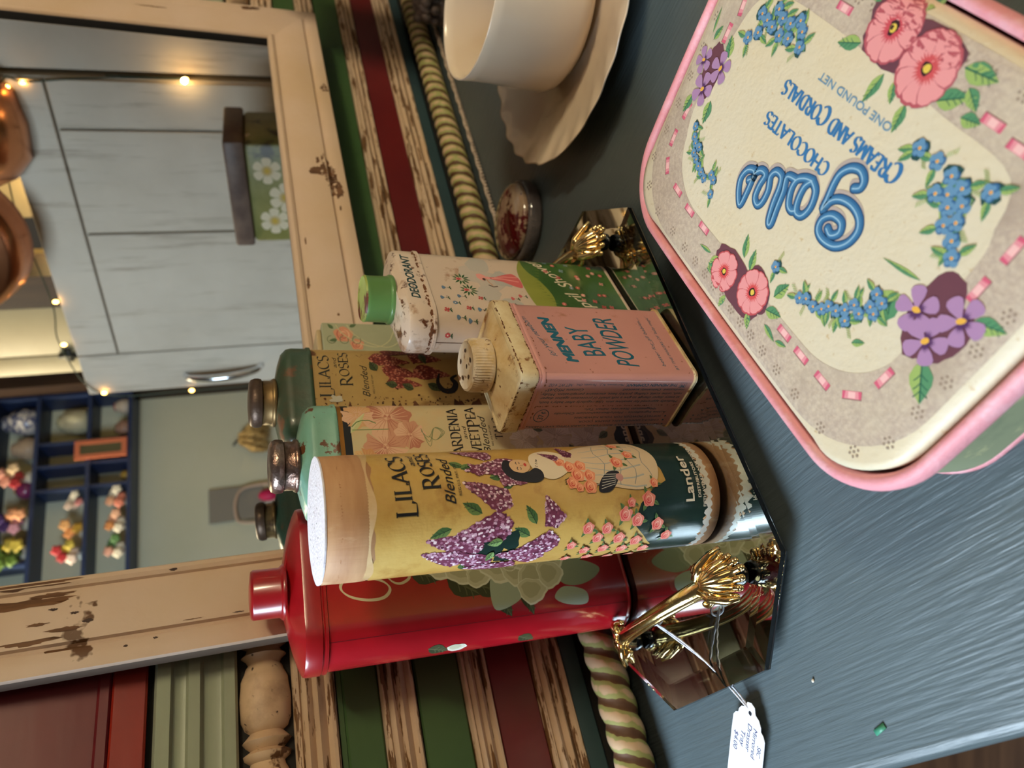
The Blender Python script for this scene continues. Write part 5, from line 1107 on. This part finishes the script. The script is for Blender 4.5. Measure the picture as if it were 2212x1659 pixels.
orn('china_figurine', 'pale cream and green figurine in the middle cubby row next to the dark beam', 'figurine', -.19, .918, jar(.045, .11), (ink(196, 190, 160), ink(180, 176, 140)))
orn('flower_ornament', 'white and pink blossom ornament in the wide middle cubby', 'ornament', .115, .918, blooms(.035, 5, .05), (ink(220, 196, 180), W_, ink(190, 120, 120), W_))
orn('flower_ornament', 'single orange flower ornament in the wide middle cubby', 'ornament', .205, .918, blooms(.05, 3, .06), (ORG, ink(232, 176, 116), GLD, W_))
orn('flower_ornament', 'red and yellow flower ornament beside the mirror frame in the middle cubby', 'ornament', .285, .918, blooms(.045, 7, .06), (REDO, YEL, ink(220, 200, 190), ink(150, 166, 176)))
orn('china_shoe', 'white and red china shoe in the lowest cubby nearest the dark beam', 'ornament', -.235, .79, jar(.028, .06), (ink(206, 190, 172), REDO))
orn('china_shoe', 'dull pink china shoe in the lowest cubby beside the framed picture', 'ornament', -.150, .79, jar(.030, .055), (ink(170, 130, 110), ink(120, 100, 70)))
pf = thing('picture_frame', 'small coral pink rectangular frame standing on the lowest navy shelf', 'frame', M2(*WF) @ Vector((-.058, .0, .8035)), R_(-134))
bm = nb()
for (x0, x1, z0, z1) in ((-.033, -.018, 0, .16), (.018, .033, 0, .16), (-.018, .018, 0, .016), (-.018, .018, .144, .16)): box(bm, x0, x1, -.03, -.022, z0, z1)
obj('surround', bm, ink(206, 116, 84), pf, smooth=False); bm = nb(); box(bm, -.018, .018, -.026, -.022, .016, .144); obj('picture', bm, ink(96, 92, 66), pf, smooth=False)
orn('gold_trinket', 'small gold and white trinket in the narrow lowest cubby', 'trinket', .028, .79, bauble(.016), (GLD, W_))
for i, (x, lab) in enumerate(((.115, 'peach flower ornament in the lowest row nearest the gold trinket'), (.20, 'orange flower ornament in the middle of the lowest row'), (.285, 'pink and green flower ornament of the lowest row beside the mirror frame'))):
    orn('flower_ornament', lab, 'ornament', x, .79, blooms(.042, 6, .05), ((ink(224, 168, 136), W_, PKO, W_), (ORG, ink(230, 180, 150), W_, W_), (ink(226, 170, 150), ink(90, 130, 80), W_, W_))[i])
# things hung on the pale wall
hb = thing('straw_bundle', 'straw coloured shaggy bundle hanging on the pale wall beyond the tins', 'bundle', M2(*WF) @ Vector((-.065, .03, .33)), R_(-134))
bm = nb()
for i in range(60):
    a = random.uniform(-.8, .8); x = random.uniform(-.045, .045); L = random.uniform(.05, .11)
    tube(bm, [(x * .3, random.uniform(-.01, .02), .115), (x, random.uniform(-.02, .02), .07), (x * 1.3 + a * .01, random.uniform(-.02, .02), .115 - L)], [.005, .009, .004], 5)
obj('straw', bm, mat('straw', rgb(190, 156, 96), .8, spots=[(rgb(150, 120, 70), 60, .45, .6)]), hb); bm = nb(); tube(bm, [(0, .0, .11), (0, .03, .13), (0, .058, .14)], .004, 6); obj('hook', bm, M_dkw, hb)
hc = thing('grey_card', 'plain grey card hung by a pale pink cord on the pale wall', 'card', M2(*WF) @ Vector((.165, .078, .475)), R_(-134))
bm = nb(); box(bm, -.062, .062, -.004, 0, -.10, .085); obj('card', bm, ink(150, 142, 128, .7), hc, smooth=False)
bm = nb(); tube(bm, spline([(-.055, -.02, -.16), (-.05, -.02, -.04), (.0, -.022, -.006), (.06, -.02, -.008), (.078, -.02, -.03), (.085, -.02, -.10), (.082, -.02, -.18)], 8), .005, 8); obj('cord', bm, ink(214, 184, 160), hc)
bm = nb(); sphere(bm, (-.012, -.02, -.120), .028, (.8, .6, 1.3), 14); obj('tassel_bead', bm, ink(196, 24, 84), hc)
bm = nb(); box(bm, -.004, .004, 0, .011, .07, .078); obj('hook', bm, M_dkw, hc)
# copper pans hanging from a rail
M_cop = mat('polished_copper', (.72, .30, .14, 1), .22, 1.0, spots=[((.55, .2, .09, 1), 9, .45, .65)])
rl_ = thing('pot_rail', 'dark iron pot rail above the copper pans', 'rail', (.76, .63, .96), R_(-71))
bm = nb(); tube(bm, [(-.9, 0, 0), (.7, 0, 0)], .006, 10); obj('rail_bar', bm, ink(30, 26, 24), rl_)
for x in (-.9, .7):
    bm = nb(); tube(bm, [(x, 0, 0), (x, .1, .5), (x, .1, 1.0)], .005, 8); obj('hanger', bm, ink(30, 26, 24), rl_)
p1 = thing('copper_pot', 'round bellied polished copper pot hanging beside the wide flat copper pan', 'pot', (.788, .717, .662), R_(-80))
bm = nb(); lathe(bm, [(.001, -.096), (.05, -.090), (.078, -.066), (.094, -.03), (.098, 0), (.092, .03), (.078, .055), (.074, .062), (.086, .066), (.086, .070), (.070, .068)], 64, ce=False); obj('bowl', bm, M_cop, p1)
bm = nb(); tube(bm, spline([(-.08, 0, .06), (-.07, 0, .15), (0, 0, .21), (.07, 0, .15), (.08, 0, .06)], 8), .004, 8); tube(bm, [(0, 0, .21), (.0, .01, .27)], .003, 6); obj('bail_handle', bm, M_cop, p1)
p2 = thing('copper_pan', 'wide polished copper pan hanging flat side out beside the copper pot', 'pan', (.734, .541, .712), R_(-78))
bm = nb(); lathe(bm, [(.001, -.004), (.10, -.002), (.112, .006), (.117, .02), (.118, .05), (.121, .056), (.118, .058), (.115, .05), (.11, .02), (.09, .008), (.001, .006)], 80)
for v in bm.verts: v.co = Vector((v.co.x, v.co.z, v.co.y))
obj('pan_dish', bm, M_cop, p2)
bm = nb(); tube(bm, [(0, .05, .115), (0, .045, .16), (0, .04, .24)], [.009, .006, .005], 8, upv=(0, 1, 0)); obj('handle', bm, M_cop, p2)
# floral tin further right on the dresser top
ft = thing('floral_canister', 'square tin with white flowers and brown lid, seen in the mirror', 'tin', (.560, .628, 0), R_(-66))
bm = nb(); box(bm, -.074, .074, 0, .11, 0, .252, bev=.006); obj('tin_body', bm, mat('green_floral_tin', rgb(150, 146, 92), .4, spots=[(rgb(120, 120, 66), 10, .4, .6), (rgb(66, 60, 40), 14, .56, .62), (rgb(222, 206, 170), 17, .60, .63)]), ft, auto=30)
bm = nb(); box(bm, -.078, .078, -.004, .114, .252, .278, bev=.004); obj('lid', bm, mat('brown_lid_band', rgb(116, 96, 84), .45, spots=[(rgb(92, 74, 66), 30, .4, .6)]), ft, auto=30)
fa = Art(lambda x, y, h: Vector((x, -h, y)), .05, 0)
for (x, y, r) in ((40, 222, 20), (4, 205, 22), (-36, 226, 19), (-48, 190, 16), (36, 178, 20), (-8, 170, 18)):
    for k in range(6): fa.petal(x, y, r, r * .7, k * 1.05, ink(222, 208, 176), ink(196, 170, 110))
    fa.blob(x, y, r * .2, ink(204, 170, 70), 9, .1)
fa.build('flower_print', ft)
ROOM_SHIFT = Matrix.Translation((-.0293, .0403, 0))
for o in set(bpy.data.objects) - _before:
    if o.parent is None: o.matrix_world = ROOM_SHIFT @ (Matrix.LocRotScale(o.location, o.rotation_euler, o.scale))
